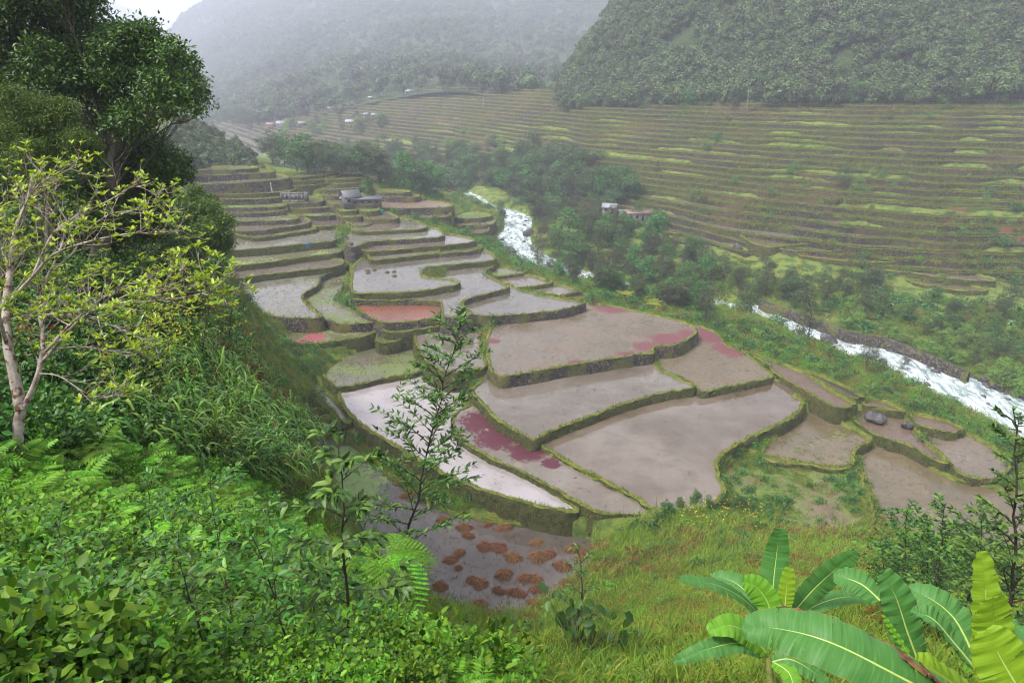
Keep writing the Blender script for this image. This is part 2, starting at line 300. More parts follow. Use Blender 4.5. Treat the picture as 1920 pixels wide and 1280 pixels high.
# ------------------------------------------------------------------ paddies: name, water height, outline in photo pixels, look, face ('stone' / 'bank'), bund width, label
PAD = [
 ('big', 11.6, [(922,612),(912,640),(915,668),(922,695),(937,708),(1000,697),(1075,683),(1150,672),(1215,662),(1226,661),(1222,654),(1236,649),(1258,650),(1285,640),(1307,622),(1303,613),(1270,600),(1200,586),(1160,576),(1129,571),(1109,572),(1085,560),(1040,575),(960,590)], 'tilled_pink', 'stone', 0.5, 'large pinkish brown paddy wall of dark stones across the middle of the valley floor'),
 ('behind big', 13.4, [(872,582),(862,567),(890,550),(915,540),(955,530),(965,541),(1000,551),(1045,560),(1088,567),(1102,568),(1060,581),(985,589),(920,594),(893,592)], 'lilac', 'stone', 0.4, 'stone wall with white specks holding the clear grey paddy behind the largest paddy'),
 ('p2', 9.5, [(900,751),(930,785),(958,803),(985,818),(1003,829),(1008,820),(1040,806),(1075,792),(1159,760),(1243,736),(1304,729),(1301,722),(1277,713),(1250,700),(1231,692),(1229,676),(1226,645),(1075,668),(960,690),(905,712),(883,735)], 'mud_lilac', 'bank', 0.55, 'weedy bank below the long paddy in front of the tall stone wall'),
 ('pr', 9.25, [(1236,692),(1260,702),(1283,712),(1308,726),(1312,738),(1360,727),(1395,720),(1450,708),(1440,695),(1400,665),(1385,655),(1362,650),(1345,625),(1322,616),(1300,605),(1285,618),(1250,635),(1232,668)], 'cracked', 'bank', 0.35, 'low green bund of the cracked brown paddy right of the largest paddy'),
 ('p3', 8.2, [(1036,848),(1075,871),(1130,900),(1193,932),(1226,957),(1290,960),(1345,945),(1359,918),(1346,895),(1341,872),(1347,856),(1394,825),(1461,795),(1500,772),(1506,752),(1485,742),(1500,738),(1490,726),(1461,712),(1400,722),(1310,742),(1300,715),(1200,735),(1100,770),(1010,815),(1015,838)], 'brown_mirror', 'bank', 0.7, 'curved red brown grassy bank round the big mirror like paddy in front'),
 ('p4', 7.95, [(884,760),(893,754),(930,790),(958,808),(1005,834),(1036,852),(1075,876),(1130,906),(1193,937),(1228,963),(1180,968),(1125,962),(1109,956),(1041,919),(974,882),(924,862),(874,832),(857,815),(847,795),(855,772)], 'red_strip', 'bank', 0.45, 'green bund of the long narrow paddy with dark red floating fern'),
 ('p5', 7.3, [(630,734),(680,720),(720,711),(803,697),(850,688),(885,740),(870,770),(850,795),(857,820),(874,838),(924,868),(974,888),(1041,925),(1093,960),(1044,957),(960,936),(876,909),(795,869),(745,836),(685,804),(650,770)], 'bright_mirror', 'bank', 0.7, 'grassy bank curving along the pale mirror paddy behind the tall sapling'),
 ('p6', 8.1, [(602,700),(640,672),(700,640),(760,635),(792,655),(808,694),(720,710),(632,731),(618,714)], 'weedy', 'bank', 0.4, 'thin bund below the weedy paddy left of the tall sapling'),
 ('p7', 10.9, [(775,628),(800,606),(905,596),(917,604),(902,622),(898,645),(905,668),(917,688),(880,694),(850,701),(812,690),(788,660)], 'mud_lilac', 'bank', 0.45, 'short bank under the small paddy behind the tall sapling'),
 ('p9', 10.4, [(708,626),(716,618),(790,604),(770,622),(750,640),(722,645),(706,640)], 'weedy', 'bank', 0.35, 'small green bank in front of a tiny weedy paddy'),
 ('ledge', 11.9, [(712,612),(740,611),(800,606),(870,599),(920,597),(908,606),(850,610),(800,615),(760,623),(722,624)], 'grassy', 'bank', 0.4, 'weedy ledge under the dark stone wall of the orange paddy'),
 ('p8', 10.9, [(542,622),(600,605),(702,598),(712,612),(698,628),(650,636),(600,644),(561,648),(535,652),(510,640)], 'weedy_red', 'bank', 0.7, 'tall dark green grassy bank left of the tall sapling'),
 ('p10', 13.7, [(395,540),(425,533),(500,518),(600,500),(640,492),(655,496),(640,507),(602,517),(597,537),(567,551),(568,564),(590,583),(611,599),(534,597),(477,589),(433,567),(400,556)], 'silver', 'stone', 0.45, 'curving wall of the large silvery paddy at the left edge of the valley floor'),
 ('p11', 12.6, [(590,500),(660,495),(650,530),(636,548),(632,562),(650,578),(702,601),(710,606),(632,609),(612,600),(590,583),(566,560),(570,545)], 'weedy', 'stone', 0.4, 'rough stone wall with white stones below the weedy funnel shaped paddy'),
 ('p12', 13.4, [(660,571),(700,567),(825,565),(828,580),(824,597),(790,602),(735,607),(712,604),(680,588)], 'orange', 'stone', 0.35, 'dark stone wall below the orange red paddy'),
 ('p13', 14.4, [(655,562),(690,540),(770,530),(850,515),(800,500),(860,482),(927,480),(932,497),(903,511),(930,526),(950,536),(957,541),(915,551),(862,565),(872,580),(890,592),(830,599),(830,580),(828,563),(700,565)], 'lilac', 'stone', 0.35, 'angled stone wall at the right end of the long grey paddy behind the orange one'),
 ('p14', 15.6, [(662,500),(656,552),(700,551),(762,549),(800,545),(825,540),(848,537),(863,530),(850,525),(820,523),(792,519),(789,513),(797,502),(840,498),(875,494),(927,490),(930,482),(915,470),(870,462),(820,462),(760,468),(700,480),(672,490)], 'lilac', 'bank', 0.55, 'green hooked bank of the paddy with a row of small dark mounds'),
 ('p15', 16.6, [(690,474),(694,491),(750,484),(790,479),(822,476),(824,470),(795,460),(750,462)], 'silver', 'bank', 0.45, 'short grassy bank in the centre column of terraces, fifth from the front'),
 ('p15b', 16.4, [(800,474),(822,477),(860,475),(902,470),(900,460),(850,452),(805,460)], 'grassy', 'stone', 0.45, 'stone wall below a dry yellow grass terrace near the stream'),
 ('p16', 17.6, [(668,462),(687,474),(740,470),(790,465),(840,461),(894,455),(885,447),(835,438),(750,440),(675,452)], 'mud_lilac', 'bank', 0.45, 'long thin grassy bank in the centre column of terraces, sixth from the front'),
 ('p17', 18.7, [(645,445),(655,467),(675,461),(690,455),(725,452),(780,449),(833,445),(832,436),(812,426),(700,426),(655,430)], 'silver', 'stone', 0.45, 'long straight stone wall in the centre column, seventh from the front'),
 ('p18', 19.5, [(658,424),(662,437),(730,434),(801,430),(800,422),(780,415),(750,410),(700,410),(660,414)], 'mud_lilac', 'bank', 0.4, 'thin bank in the centre column of terraces, eighth from the front'),
 ('p19', 20.7, [(668,396),(686,412),(700,412),(751,412),(738,403),(715,394),(690,392)], 'mud_lilac', 'stone', 0.4, 'short dark wall of a small terrace below the dark roofed house'),
 ('p20', 20.9, [(628,392),(636,409),(680,409),(677,400),(660,388)], 'weedy', 'stone', 0.4, 'small dark wall left of the small terrace below the dark roofed house'),
 ('p21', 19.7, [(650,410),(660,426),(696,423),(700,412),(675,405)], 'mud_lilac', 'bank', 0.4, 'small curved bank right of the main grassy rib'),
 ('l1', 15.0, [(395,530),(432,528),(465,521),(500,516),(560,509),(645,500),(645,484),(500,494),(395,510)], 'mud_lilac', 'bank', 0.5, 'low weedy bank along the strip behind the silvery paddy'),
 ('l2', 16.2, [(390,505),(415,503),(460,498),(500,494),(540,488),(575,482),(642,476),(640,458),(560,455),(390,472)], 'weedy_silver', 'bank', 0.6, 'long ochre grassy bank in the left column, third from the front'),
 ('l3', 17.9, [(390,478),(427,471),(482,468),(530,463),(575,458),(640,452),(630,432),(635,416),(590,420),(390,432)], 'silver', 'bank', 0.6, 'long dark grassy bank in the left column, fourth from the front'),
 ('l4', 18.7, [(400,432),(442,440),(465,446),(480,448),(510,445),(540,439),(594,432),(592,424),(520,420),(400,422)], 'weedy', 'bank', 0.5, 'bent low bank of a weedy strip in the left column, fifth from the front'),
 ('l5', 19.7, [(385,426),(440,434),(487,435),(520,430),(550,425),(584,420),(576,408),(500,405),(385,412)], 'mud_lilac', 'stone', 0.5, 'bowed stone wall in the left column, sixth from the front'),
 ('l6', 20.7, [(385,412),(430,417),(500,416),(565,413),(552,402),(430,400),(385,402)], 'weedy_silver', 'stone', 0.4, 'straight stone wall in the left column, seventh from the front'),
 ('l7', 21.7, [(385,401),(417,402),(480,401),(538,398),(540,388),(385,388)], 'mud_lilac', 'stone', 0.4, 'straight stone wall in the left column, eighth from the front'),
 ('l8', 22.5, [(385,391),(407,392),(480,391),(538,388),(538,380),(520,374),(385,374)], 'green', 'stone', 0.4, 'stone wall under a bright green seedling bed in the left column'),
 ('l9', 24.0, [(385,376),(410,376),(480,375),(536,371),(538,360),(385,360)], 'weedy', 'stone', 0.4, 'dark stone wall in front of the small white roofed shed'),
 ('l10', 25.0, [(380,365),(450,366),(530,362),(560,356),(540,340),(380,348)], 'mud_lilac', 'bank', 0.4, 'bank of the terrace on which the small white roofed shed stands'),
 ('m1', 18.8, [(560,413),(592,427),(640,424),(656,415),(640,404),(600,402)], 'mud_lilac', 'bank', 0.4, 'low bank beside the top of the grassy rib'),
 ('m2', 20.1, [(545,399),(562,407),(600,407),(636,405),(632,396),(615,388),(548,392)], 'weedy', 'stone', 0.4, 'dark stone wall in the middle column, second below the concrete ruin'),
 ('m3', 21.4, [(536,383),(540,393),(590,392),(632,390),(628,382),(600,374),(540,376)], 'green', 'stone', 0.4, 'dark stone wall in the middle column, first below the concrete ruin'),
 ('m3b', 22.6, [(534,372),(540,383),(560,383),(610,380),(606,372),(540,366)], 'grassy', 'stone', 0.4, 'stone wall at the foot of the concrete ruin'),
 ('m4', 21.8, [(612,378),(630,386),(634,397),(655,398),(672,396),(668,386),(640,374)], 'green', 'bank', 0.3, 'low bund of a bright grass plot left of the dark roofed house'),
 ('m5', 21.9, [(668,386),(676,398),(690,399),(714,396),(706,386),(690,382)], 'green', 'bank', 0.3, 'low bund of a bright grass plot in front of the dark roofed house'),
 ('hs', 22.8, [(608,372),(618,383),(650,385),(705,387),(708,378),(690,366),(640,364)], 'grassy', 'stone', 0.4, 'stone wall holding the yard of the dark roofed house'),
 ('r1', 21.0, [(702,382),(715,393),(782,392),(848,390),(850,383),(800,376),(745,372),(705,374)], 'pink_far', 'stone', 0.4, 'stone wall below the flat pink paddy right of the dark roofed house'),
 ('r2', 19.1, [(740,402),(762,411),(800,410),(845,408),(844,398),(770,396)], 'mud_lilac', 'bank', 0.4, 'green bank below the flat pink paddy'),
 ('r3', 15.3, [(845,417),(852,424),(890,424),(926,423),(932,408),(875,402),(850,405)], 'weedy', 'stone', 0.4, 'dark low wall of the upper paddy beside the stream bend'),
 ('r4', 14.4, [(840,430),(850,438),(880,439),(915,438),(918,426),(850,422)], 'mud_lilac', 'bank', 0.4, 'dark low wall of the lower paddy beside the stream bend'),
 ('r5', 16.4, [(850,408),(856,412),(900,411),(925,407),(915,400),(870,397)], 'green', 'stone', 0.3, 'low wall below a green plot beside the stream bend'),
 ('u1', 28.2, [(355,345),(400,347),(440,345),(490,342),(536,338),(545,333),(520,326),(400,328),(355,332)], 'silver', 'stone', 0.5, 'tallest stone wall in the valley, with a thin waterfall, upper left'),
 ('u2', 29.8, [(355,332),(400,331),(440,329),(470,327),(517,325),(512,318),(355,322)], 'mud_lilac', 'stone', 0.4, 'stone wall above the tall wall with the thin waterfall'),
 ('u3', 31.2, [(355,321),(420,320),(487,318),(480,312),(355,314)], 'silver', 'stone', 0.4, 'topmost low wall of the upper left terraces'),
 ('v1', 25.6, [(545,352),(580,350),(612,346),(640,343),(612,338),(552,342)], 'weedy', 'bank', 0.4, 'ochre bank just above the concrete ruin'),
 ('v2', 26.8, [(545,343),(590,340),(616,337),(645,332),(600,330),(548,334)], 'grassy', 'bank', 0.4, 'second ochre bank above the concrete ruin'),
 ('v3', 27.8, [(548,336),(590,331),(620,328),(640,324),(590,322),(548,328)], 'grassy', 'bank', 0.4, 'third ochre bank above the concrete ruin'),
 ('w1', 23.9, [(604,366),(618,370),(650,368),(660,362),(640,356),(612,358)], 'mud_lilac', 'stone', 0.4, 'low wall of the paddy behind the dark roofed house, left side'),
 ('w2', 24.9, [(604,358),(640,357),(660,355),(690,352),(660,346),(612,350)], 'mud_lilac', 'stone', 0.4, 'low wall of the second paddy behind the dark roofed house'),
 ('w3', 25.9, [(620,348),(660,346),(695,343),(690,338),(640,338)], 'weedy', 'bank', 0.4, 'low bank of the third paddy behind the dark roofed house'),
 ('w4', 26.9, [(600,339),(650,337),(695,335),(690,330),(640,328)], 'grassy', 'bank', 0.4, 'low bank of the fourth paddy behind the dark roofed house'),
 ('x1', 22.4, [(706,370),(750,372),(782,372),(790,368),(750,364),(706,362)], 'mud_lilac', 'stone', 0.4, 'wall behind the flat pink paddy, nearer tier'),
 ('x2', 23.5, [(704,362),(750,364),(772,362),(765,358),(706,356)], 'weedy', 'stone', 0.4, 'wall behind the flat pink paddy, farther tier'),
 ('e2', 13.3, [(925,498),(990,508),(984,515),(950,519),(920,523),(903,512)], 'weedy', 'bank', 0.3, 'low bund of the small weedy plot near the two dark boulders'),
 ('e1', 13.0, [(920,524),(950,519),(986,515),(1015,523),(1042,532),(1005,538),(967,543),(955,540),(938,530)], 'mud_lilac', 'bank', 0.3, 'short green bank of a small grey paddy near the stream trees'),
 ('e3', 12.4, [(972,543),(1045,534),(1080,542),(1094,549),(1070,553),(1050,557),(1040,556),(1000,549)], 'mud_lilac', 'bank', 0.3, 'short green bank of the small paddy at the edge of the stream trees'),
 ('e4', 12.0, [(1045,558),(1070,554),(1094,550),(1104,558),(1085,566)], 'grassy', 'bank', 0.3, 'low bund of the tiny plot behind the person in red'),
 ('q1', 8.85, [(1404,662),(1440,674),(1495,694),(1530,713),(1555,733),(1609,760),(1590,766),(1566,768),(1547,757),(1529,747),(1512,738),(1470,712),(1452,702),(1440,688)], 'pink_strip', 'bank', 0.35, 'green bank at the lower end of the long pink strip paddy'),
 ('q2', 8.4, [(1497,694),(1540,705),(1600,735),(1622,746),(1600,752),(1558,733),(1528,712)], 'dark_mud', 'bank', 0.25, 'thin bund round the blackish mud plot beside the stream bank'),
 ('q3', 7.5, [(1625,748),(1660,755),(1690,768),(1697,777),(1660,770),(1615,762)], 'pink_strip', 'bank', 0.25, 'thin bund of the small pink plot above the grey boulder'),
 ('q4', 6.6, [(1600,792),(1610,775),(1625,766),(1660,772),(1700,785),(1712,803),(1735,830),(1770,862),(1780,872),(1755,868),(1700,836),(1660,826),(1625,810)], 'pink_strip', 'bank', 0.35, 'bund of the pinkish paddy in front of the grey boulder'),
 ('q5', 6.9, [(1707,776),(1750,784),(1785,795),(1812,806),(1784,817),(1740,806),(1712,796)], 'pink_strip', 'bank', 0.3, 'bund of the small pink paddy under the tall stream grass'),
 ('q6', 6.0, [(1715,804),(1740,812),(1784,822),(1815,812),(1860,840),(1900,880),(1860,906),(1800,895),(1775,864),(1740,832)], 'tilled_pink', 'bank', 0.35, 'bund of the brown paddy left of the dark leaved young tree'),
 ('pg', 6.35, [(1425,855),(1440,830),(1480,800),(1512,768),(1530,764),(1560,785),(1600,808),(1640,825),(1612,838),(1598,852),(1598,878),(1560,884),(1500,872),(1450,872)], 'brown_shallow', 'bank', 0.45, 'bund of the small shallow brown paddy right of the curved red brown bank'),
 ('grassplot', 6.1, [(1352,900),(1358,876),(1400,850),(1450,860),(1500,868),(1560,880),(1600,876),(1625,920),(1640,965),(1628,1000),(1560,1012),(1500,1005),(1440,975),(1390,950)], 'fallow', 'bank', 0.3, 'low bund round the fallow plot overgrown with grass'),
 ('q7', 5.2, [(1606,850),(1618,838),(1645,832),(1700,850),(1750,882),(1797,904),(1860,914),(1960,935),(2050,980),(2050,1060),(1900,1040),(1750,1015),(1655,985),(1628,920)], 'brown_shallow', 'bank', 0.45, 'green bund of the broad brown paddy behind the right hand young trees'),
 ('h1', 11.6, [(1383,438),(1398,431),(1470,436),(1560,450),(1592,461),(1540,457),(1485,461),(1440,468),(1405,456)], 'brown_shallow', 'bank', 0.5, 'long curved grassy bank of the flooded terrace low on the right hillside'),
 ('h2', 11.0, [(1448,466),(1500,459),(1560,459),(1608,469),(1560,474),(1490,474)], 'mud_lilac', 'stone', 0.4, 'stone lined wall of the pale pond low on the right hillside'),
 ('h3', 10.1, [(1480,479),(1560,475),(1640,480),(1705,491),(1640,495),(1560,490)], 'brown_shallow', 'bank', 0.4, 'low bank of the narrow pond below the pale one on the right hillside'),
 ('h4', 8.5, [(1605,499),(1700,490),(1800,507),(1885,530),(1800,528),(1700,512),(1640,507)], 'mud_lilac', 'bank', 0.5, 'grassy bank of the long pond at the foot of the right hillside'),
 ('h5', 9.2, [(1228,429),(1290,428),(1345,435),(1300,441),(1240,438)], 'brown_shallow', 'bank', 0.4, 'bank of the small pond right of the whitish house'),
 ('h6', 8.5, [(1245,447),(1330,446),(1358,455),(1290,458)], 'mud_lilac', 'stone', 0.4, 'wall of the small pond just below the one right of the whitish house'),
 ('h7', 7.2, [(1685,521),(1780,528),(1868,548),(1800,549),(1720,535)], 'brown_shallow', 'bank', 0.4, 'lowest bank of the right hillside, above the lush far bank'),
 ('channel', 6.6, [(583,722),(592,716),(606,728),(640,765),(662,796),(650,800),(615,765),(590,745)], 'silver', 'bank', 0.3, 'bund of the narrow water channel at the foot of the left slope'),
]
def mir(n): return n
pt = lambda px, py, z: tuple(bp(px, py, z)[:2])
STY = {
 'mud_lilac': dict(base=(0.191,0.164,0.146), dark=(0.140,0.115,0.093), weed=0, wcol=(0.12,0.14,0.05), wthr=0.60),
 'lilac': dict(base=(0.158,0.141,0.126), dark=(0.123,0.110,0.093), weed=0, wcol=(0.17,0.16,0.10), wthr=0.58),
 'silver': dict(base=(0.202,0.193,0.171), dark=(0.158,0.144,0.116), weed=0, wcol=(0.19,0.20,0.11), wthr=0.56),
 'weedy_silver': dict(base=(0.191,0.184,0.141), dark=(0.168,0.173,0.091), weed=0, wcol=(0.17,0.20,0.07), wthr=0.50),
 'weedy': dict(base=(0.158,0.144,0.111), dark=(0.107,0.104,0.050), weed=0, wcol=(0.12,0.16,0.04), wthr=0.49),
 'weedy_red': dict(base=(0.191,0.173,0.136), dark=(0.146,0.138,0.071), weed=0, wcol=(0.14,0.19,0.04), wthr=0.52, patches=[(*pt(590,632,10.9),2.5),(*pt(565,640,10.9),1.5)]),
 'tilled_pink': dict(base=(0.179,0.144,0.118), dark=(0.146,0.124,0.085), weed=0, wcol=(0.15,0.115,0.09), wthr=0.49, mudmix=0.5, rough=0.25, patches=[(*pt(1255,638,11.6),4.5),(*pt(1215,650,11.6),3.0),(*pt(1290,625,11.6),2.5),(*pt(1150,578,11.6),4.0),(*pt(1080,680,11.6),1.6),(*pt(1175,665,11.6),2.0),(*pt(924,640,11.6),1.6)], pcol=(0.15,0.05,0.055)),
 'cracked': dict(base=(0.168,0.135,0.096), dark=(0.202,0.167,0.126), weed=0, wcol=(0.13,0.095,0.06), wthr=0.50, mudmix=0.6, rough=0.3, patches=[(*pt(1335,628,9.25),5.0),(*pt(1370,655,9.25),4.0)], pcol=(0.145,0.048,0.052)),
 'brown_mirror': dict(base=(0.186,0.150,0.123), dark=(0.112,0.078,0.050), weed=0, wcol=(0.12,0.08,0.06), wthr=0.66, mudmix=0.12, rough=0.03, ior=1.7, speck=0.66),
 'bright_mirror': dict(base=(0.33,0.295,0.30), dark=(0.27,0.235,0.23), weed=0, wcol=(0.14,0.10,0.06), wthr=0.66, mudmix=0.08, rough=0.03, ior=1.7, speck=0.64),
 'red_strip': dict(base=(0.225,0.196,0.176), dark=(0.186,0.155,0.136), weed=0, wcol=(0.20,0.17,0.10), wthr=0.60, mudmix=0.15, rough=0.06, patches=[(*pt(905,790,7.95),4.2),(*pt(935,820,7.95),3.8),(*pt(990,845,7.95),3.2),(*pt(1035,868,7.95),1.6)], pcol=(0.085,0.012,0.024)),
 'orange': dict(base=(0.234,0.092,0.052), dark=(0.172,0.060,0.049), weed=0, wcol=(0.22,0.05,0.05), wthr=0.55, mudmix=0.2, rough=0.3),
 'pink_far': dict(base=(0.191,0.144,0.121), dark=(0.214,0.138,0.111), weed=0, wcol=(0.22,0.18,0.12), wthr=0.6, mudmix=0.3, rough=0.4),
 'pink_strip': dict(base=(0.151,0.098,0.078), dark=(0.129,0.095,0.060), weed=0, wcol=(0.12,0.09,0.05), wthr=0.54, mudmix=0.5, rough=0.3),
 'dark_mud': dict(base=(0.042,0.032,0.025), dark=(0.056,0.043,0.033), weed=0, wcol=(0.05,0.06,0.02), wthr=0.6, mudmix=0.4, rough=0.35),
 'brown_shallow': dict(base=(0.168,0.130,0.081), dark=(0.135,0.110,0.066), weed=0, wcol=(0.16,0.17,0.07), wthr=0.56, mudmix=0.4, rough=0.2),
 'green': dict(base=(0.090,0.144,0.025), dark=(0.112,0.138,0.041), weed=0, wcol=(0.12,0.20,0.03), wthr=0.5, rough=0.7),
 'grassy': dict(base=(0.079,0.081,0.020), dark=(0.062,0.075,0.015), weed=0, wcol=(0.09,0.12,0.02), wthr=0.5, rough=0.8),
 'fallow': dict(base=(0.186,0.144,0.091), dark=(0.146,0.110,0.060), weed=0, wcol=(0.10,0.15,0.02), wthr=0.44, rough=0.5),
 'marsh': dict(base=(0.15,0.13,0.13), dark=(0.10,0.08,0.075), weed=0, wcol=(0.10,0.12,0.05), wthr=0.58, mudmix=0.3, rough=0.06, speck=0.6, patches=[(*pt(640,905,4.0),6.5),(*pt(620,860,4.0),4.5)], pcol=(0.20,0.29,0.09)),
}
for k, s in STY.items():
    if k != 'bright_mirror':
        s['base'] = (s['base'][0] * .84, s['base'][1] * .83, s['base'][2] * .77); s['dark'] = (s['dark'][0] * .78, s['dark'][1] * .76, s['dark'][2] * .68)
for k, s in STY.items(): M['pad_' + k] = paddy_mat('paddy_' + k, **s)
MARSH = ('marsh', 4.0, [(575,880),(590,820),(620,812),(660,832),(700,866),(740,900),(790,935),(840,962),(900,975),(1000,990),(1070,1000),(1110,1008),(1122,1030),(1118,1060),(1100,1100),(1060,1140),(1000,1180),(900,1200),(800,1160),(700,1060),(620,1000),(565,950)], 'marsh', 'bank', 0.3, 'soft muddy edge of the marshy plot full of straw heaps')
PAD.append(MARSH)
RIV = [  # left bank px, right bank px, water height
 ((850,366),(880,360),9.6),((884,373),(900,369),9.2),((908,386),(926,385),8.6),((938,398),(958,393),7.8),((948,410),(990,404),7.2),((948,428),(994,424),6.6),((934,452),(992,448),6.0),
 ((952,478),(1010,470),5.4),((985,500),(1045,488),4.9),((1060,524),(1100,508),4.3),((1130,540),(1165,526),3.8),((1215,552),(1225,542),3.4),((1290,566),(1302,553),2.9),((1345,579),(1352,565),2.5),
 ((1412,592),(1432,575),2.0),((1480,617),(1500,592),1.6),((1525,645),(1545,614),1.1),((1582,668),(1618,642),0.6),((1650,690),(1690,660),0.1),((1710,722),(1760,690),-0.5),((1765,748),(1820,710),-1.0),((1824,776),(1880,735),-1.5),((1885,806),(1950,762),-2.0),((2000,880),(2080,820),-3.0),((2200,1000),(2300,920),-4.0)]
RL = np.array([bp(*a, z) for a, b, z in RIV]); RR = np.array([bp(*b, z) for a, b, z in RIV])
def densify(P, n):
    P = np.asarray(P, float); k = len(P); t = np.linspace(0, k - 1, n); i = np.clip(t.astype(int), 0, k - 2); f = (t - i)[:, None]
    p0 = P[np.clip(i - 1, 0, k - 1)]; p1 = P[i]; p2 = P[i + 1]; p3 = P[np.clip(i + 2, 0, k - 1)]
    return 0.5 * ((2 * p1) + (-p0 + p2) * f + (2 * p0 - 5 * p1 + 4 * p2 - p3) * f ** 2 + (-p0 + 3 * p1 - 3 * p2 + p3) * f ** 3)
RLd = densify(RL, 260); RRd = densify(RR, 260); RCd = (RLd + RRd) / 2; RHW = np.linalg.norm((RLd - RRd)[:, :2], axis=1) / 2

def smooth_loop(P, step, jit=0.12, seed=0):
    P = np.asarray(P, float)
    for _ in range(2):
        Q = np.roll(P, -1, axis=0); P = np.stack([P * 0.78 + Q * 0.22, P * 0.22 + Q * 0.78], 1).reshape(-1, 2)
    Q = np.vstack([P, P[:1]]); L = np.concatenate([[0], np.cumsum(np.linalg.norm(np.diff(Q, axis=0), axis=1))])
    n = max(12, int(L[-1] / step)); s = np.linspace(0, L[-1], n, endpoint=False)
    X = np.stack([np.interp(s, L, Q[:, 0]), np.interp(s, L, Q[:, 1])], 1)
    X += np.stack([vnoise(X[:, 0] * .9, X[:, 1] * .9, seed), vnoise(X[:, 0] * .9, X[:, 1] * .9, seed + 5)], 1) * jit
    return X
def area2(P): return 0.5 * np.sum(P[:, 0] * np.roll(P[:, 1], -1) - np.roll(P[:, 0], -1) * P[:, 1])
def inside(P, x, y):
    c = np.zeros(x.shape, bool); n = len(P); j = n - 1
    for i in range(n):
        xi, yi = P[i]; xj, yj = P[j]
        m = ((yi > y) != (yj > y)) & (x < (xj - xi) * (y - yi) / (yj - yi + 1e-12) + xi)
        c ^= m; j = i
    return c
LOOPS = []
for k, (nm, z, poly, sty, face, bw, lab) in enumerate(PAD):
    W = np.array([bp(px, py, z)[:2] for px, py in poly])
    if area2(W) < 0: W = W[::-1]
    dist = np.linalg.norm(W.mean(0))
    LOOPS.append(smooth_loop(W, 0.45 if dist < 130 else 0.8 if dist < 200 else 1.3, seed=k))

# ------------------------------------------------------------------ hillside columns: px, [(py, forward distance)...]
COLS = [(300,[(315,470),(285,560),(262,700),(245,820),(232,950)]),
 (400,[(325,430),(295,520),(268,640),(245,760),(225,880)]),
 (520,[(330,410),(300,480),(270,560),(245,630),(220,700)]),
 (700,[(350,375),(300,440),(250,520),(200,610),(170,680)]),
 (850,[(370,340),(300,400),(250,455),(200,520),(175,570)]),
 (1000,[(390,305),(300,350),(250,385),(200,425),(185,445)]),
 (1060,[(400,290),(350,312),(300,335),(250,365),(195,402)]),
 (1100,[(410,277),(350,298),(300,318),(250,345),(200,378),(190,388)]),
 (1250,[(440,243),(400,254),(350,273),(300,295),(250,318),(200,346),(190,354)]),
 (1400,[(480,208),(450,216),(400,235),(350,254),(300,274),(250,295),(200,318),(188,326)]),
 (1600,[(520,188),(450,205),(400,221),(350,238),(300,256),(250,275),(200,297),(187,305)]),
 (1760,[(538,181),(450,200),(400,213),(350,229),(300,246),(250,265),(200,288),(178,301)]),
 (1960,[(550,177),(450,198),(400,209),(350,222),(300,238),(250,256),(200,280),(175,298)]),
 (2200,[(560,176),(450,200),(400,212),(350,226),(300,243),(250,262),(200,288),(170,308)])]
COLP = []
for px, lst in COLS:
    P = np.array([bf(px, py, d) for py, d in lst]); P = P[np.argsort(P[:, 2])]
    COLP.append((px, P))
CPX = np.array([c[0] for c in COLP], float)
def hill_pt(u, z):                        # contour point of the hillside at column coordinate u (photo px) and height z
    out = np.zeros((len(COLP), len(u), 3))
    for i, (px, P) in enumerate(COLP):
        zz = np.broadcast_to(z, u.shape)
        s1 = (P[1] - P[0]) / (P[1][2] - P[0][2]); s2 = (P[-1] - P[-2]) / (P[-1][2] - P[-2][2])
        for a in (0, 1):
            v = np.interp(zz, P[:, 2], P[:, a])
            v = np.where(zz < P[0][2], P[0][a] + (zz - P[0][2]) * s1[a], v)
            v = np.where(zz > P[-1][2], P[-1][a] + (zz - P[-1][2]) * s2[a], v)
            out[i, :, a] = v
        out[i, :, 2] = zz
    i = np.clip(np.searchsorted(CPX, u) - 1, 0, len(CPX) - 2)
    f = (u - CPX[i]) / (CPX[i + 1] - CPX[i]); j = np.arange(len(u))
    g = lambda k: out[np.clip(k, 0, len(CPX) - 1), j]
    f = f[:, None]
    return g(i) * (1 - f) + g(i + 1) * f

# ------------------------------------------------------------------ ground heights
ctrl = []
for (nm, z, *_), L in zip(PAD, LOOPS):
    c = L.mean(0); ctrl.append((c[0], c[1], z - 0.2))
    for p in L[::max(1, len(L) // 14)]: ctrl.append((*(p * 0.75 + c * 0.25), z - 0.2))
for i in range(0, 260, 14):
    ctrl.append((*RLd[i][:2], RLd[i][2] + 0.8)); ctrl.append((*RRd[i][:2], RRd[i][2] + 1.2))
    d = RRd[i][:2] - RLd[i][:2]; d /= np.linalg.norm(d)
    ctrl.append((*(RRd[i][:2] + d * 9), RRd[i][2] + 3.2)); ctrl.append((*(RLd[i][:2] - d * 7), RLd[i][2] + 3.0))
for px, P in COLP:
    for z in np.arange(P[0][2], P[-1][2] + 1, 5.0):
        q = [np.interp(z, P[:, 2], P[:, a]) for a in (0, 1)]; ctrl.append((*q, z - 2.2))
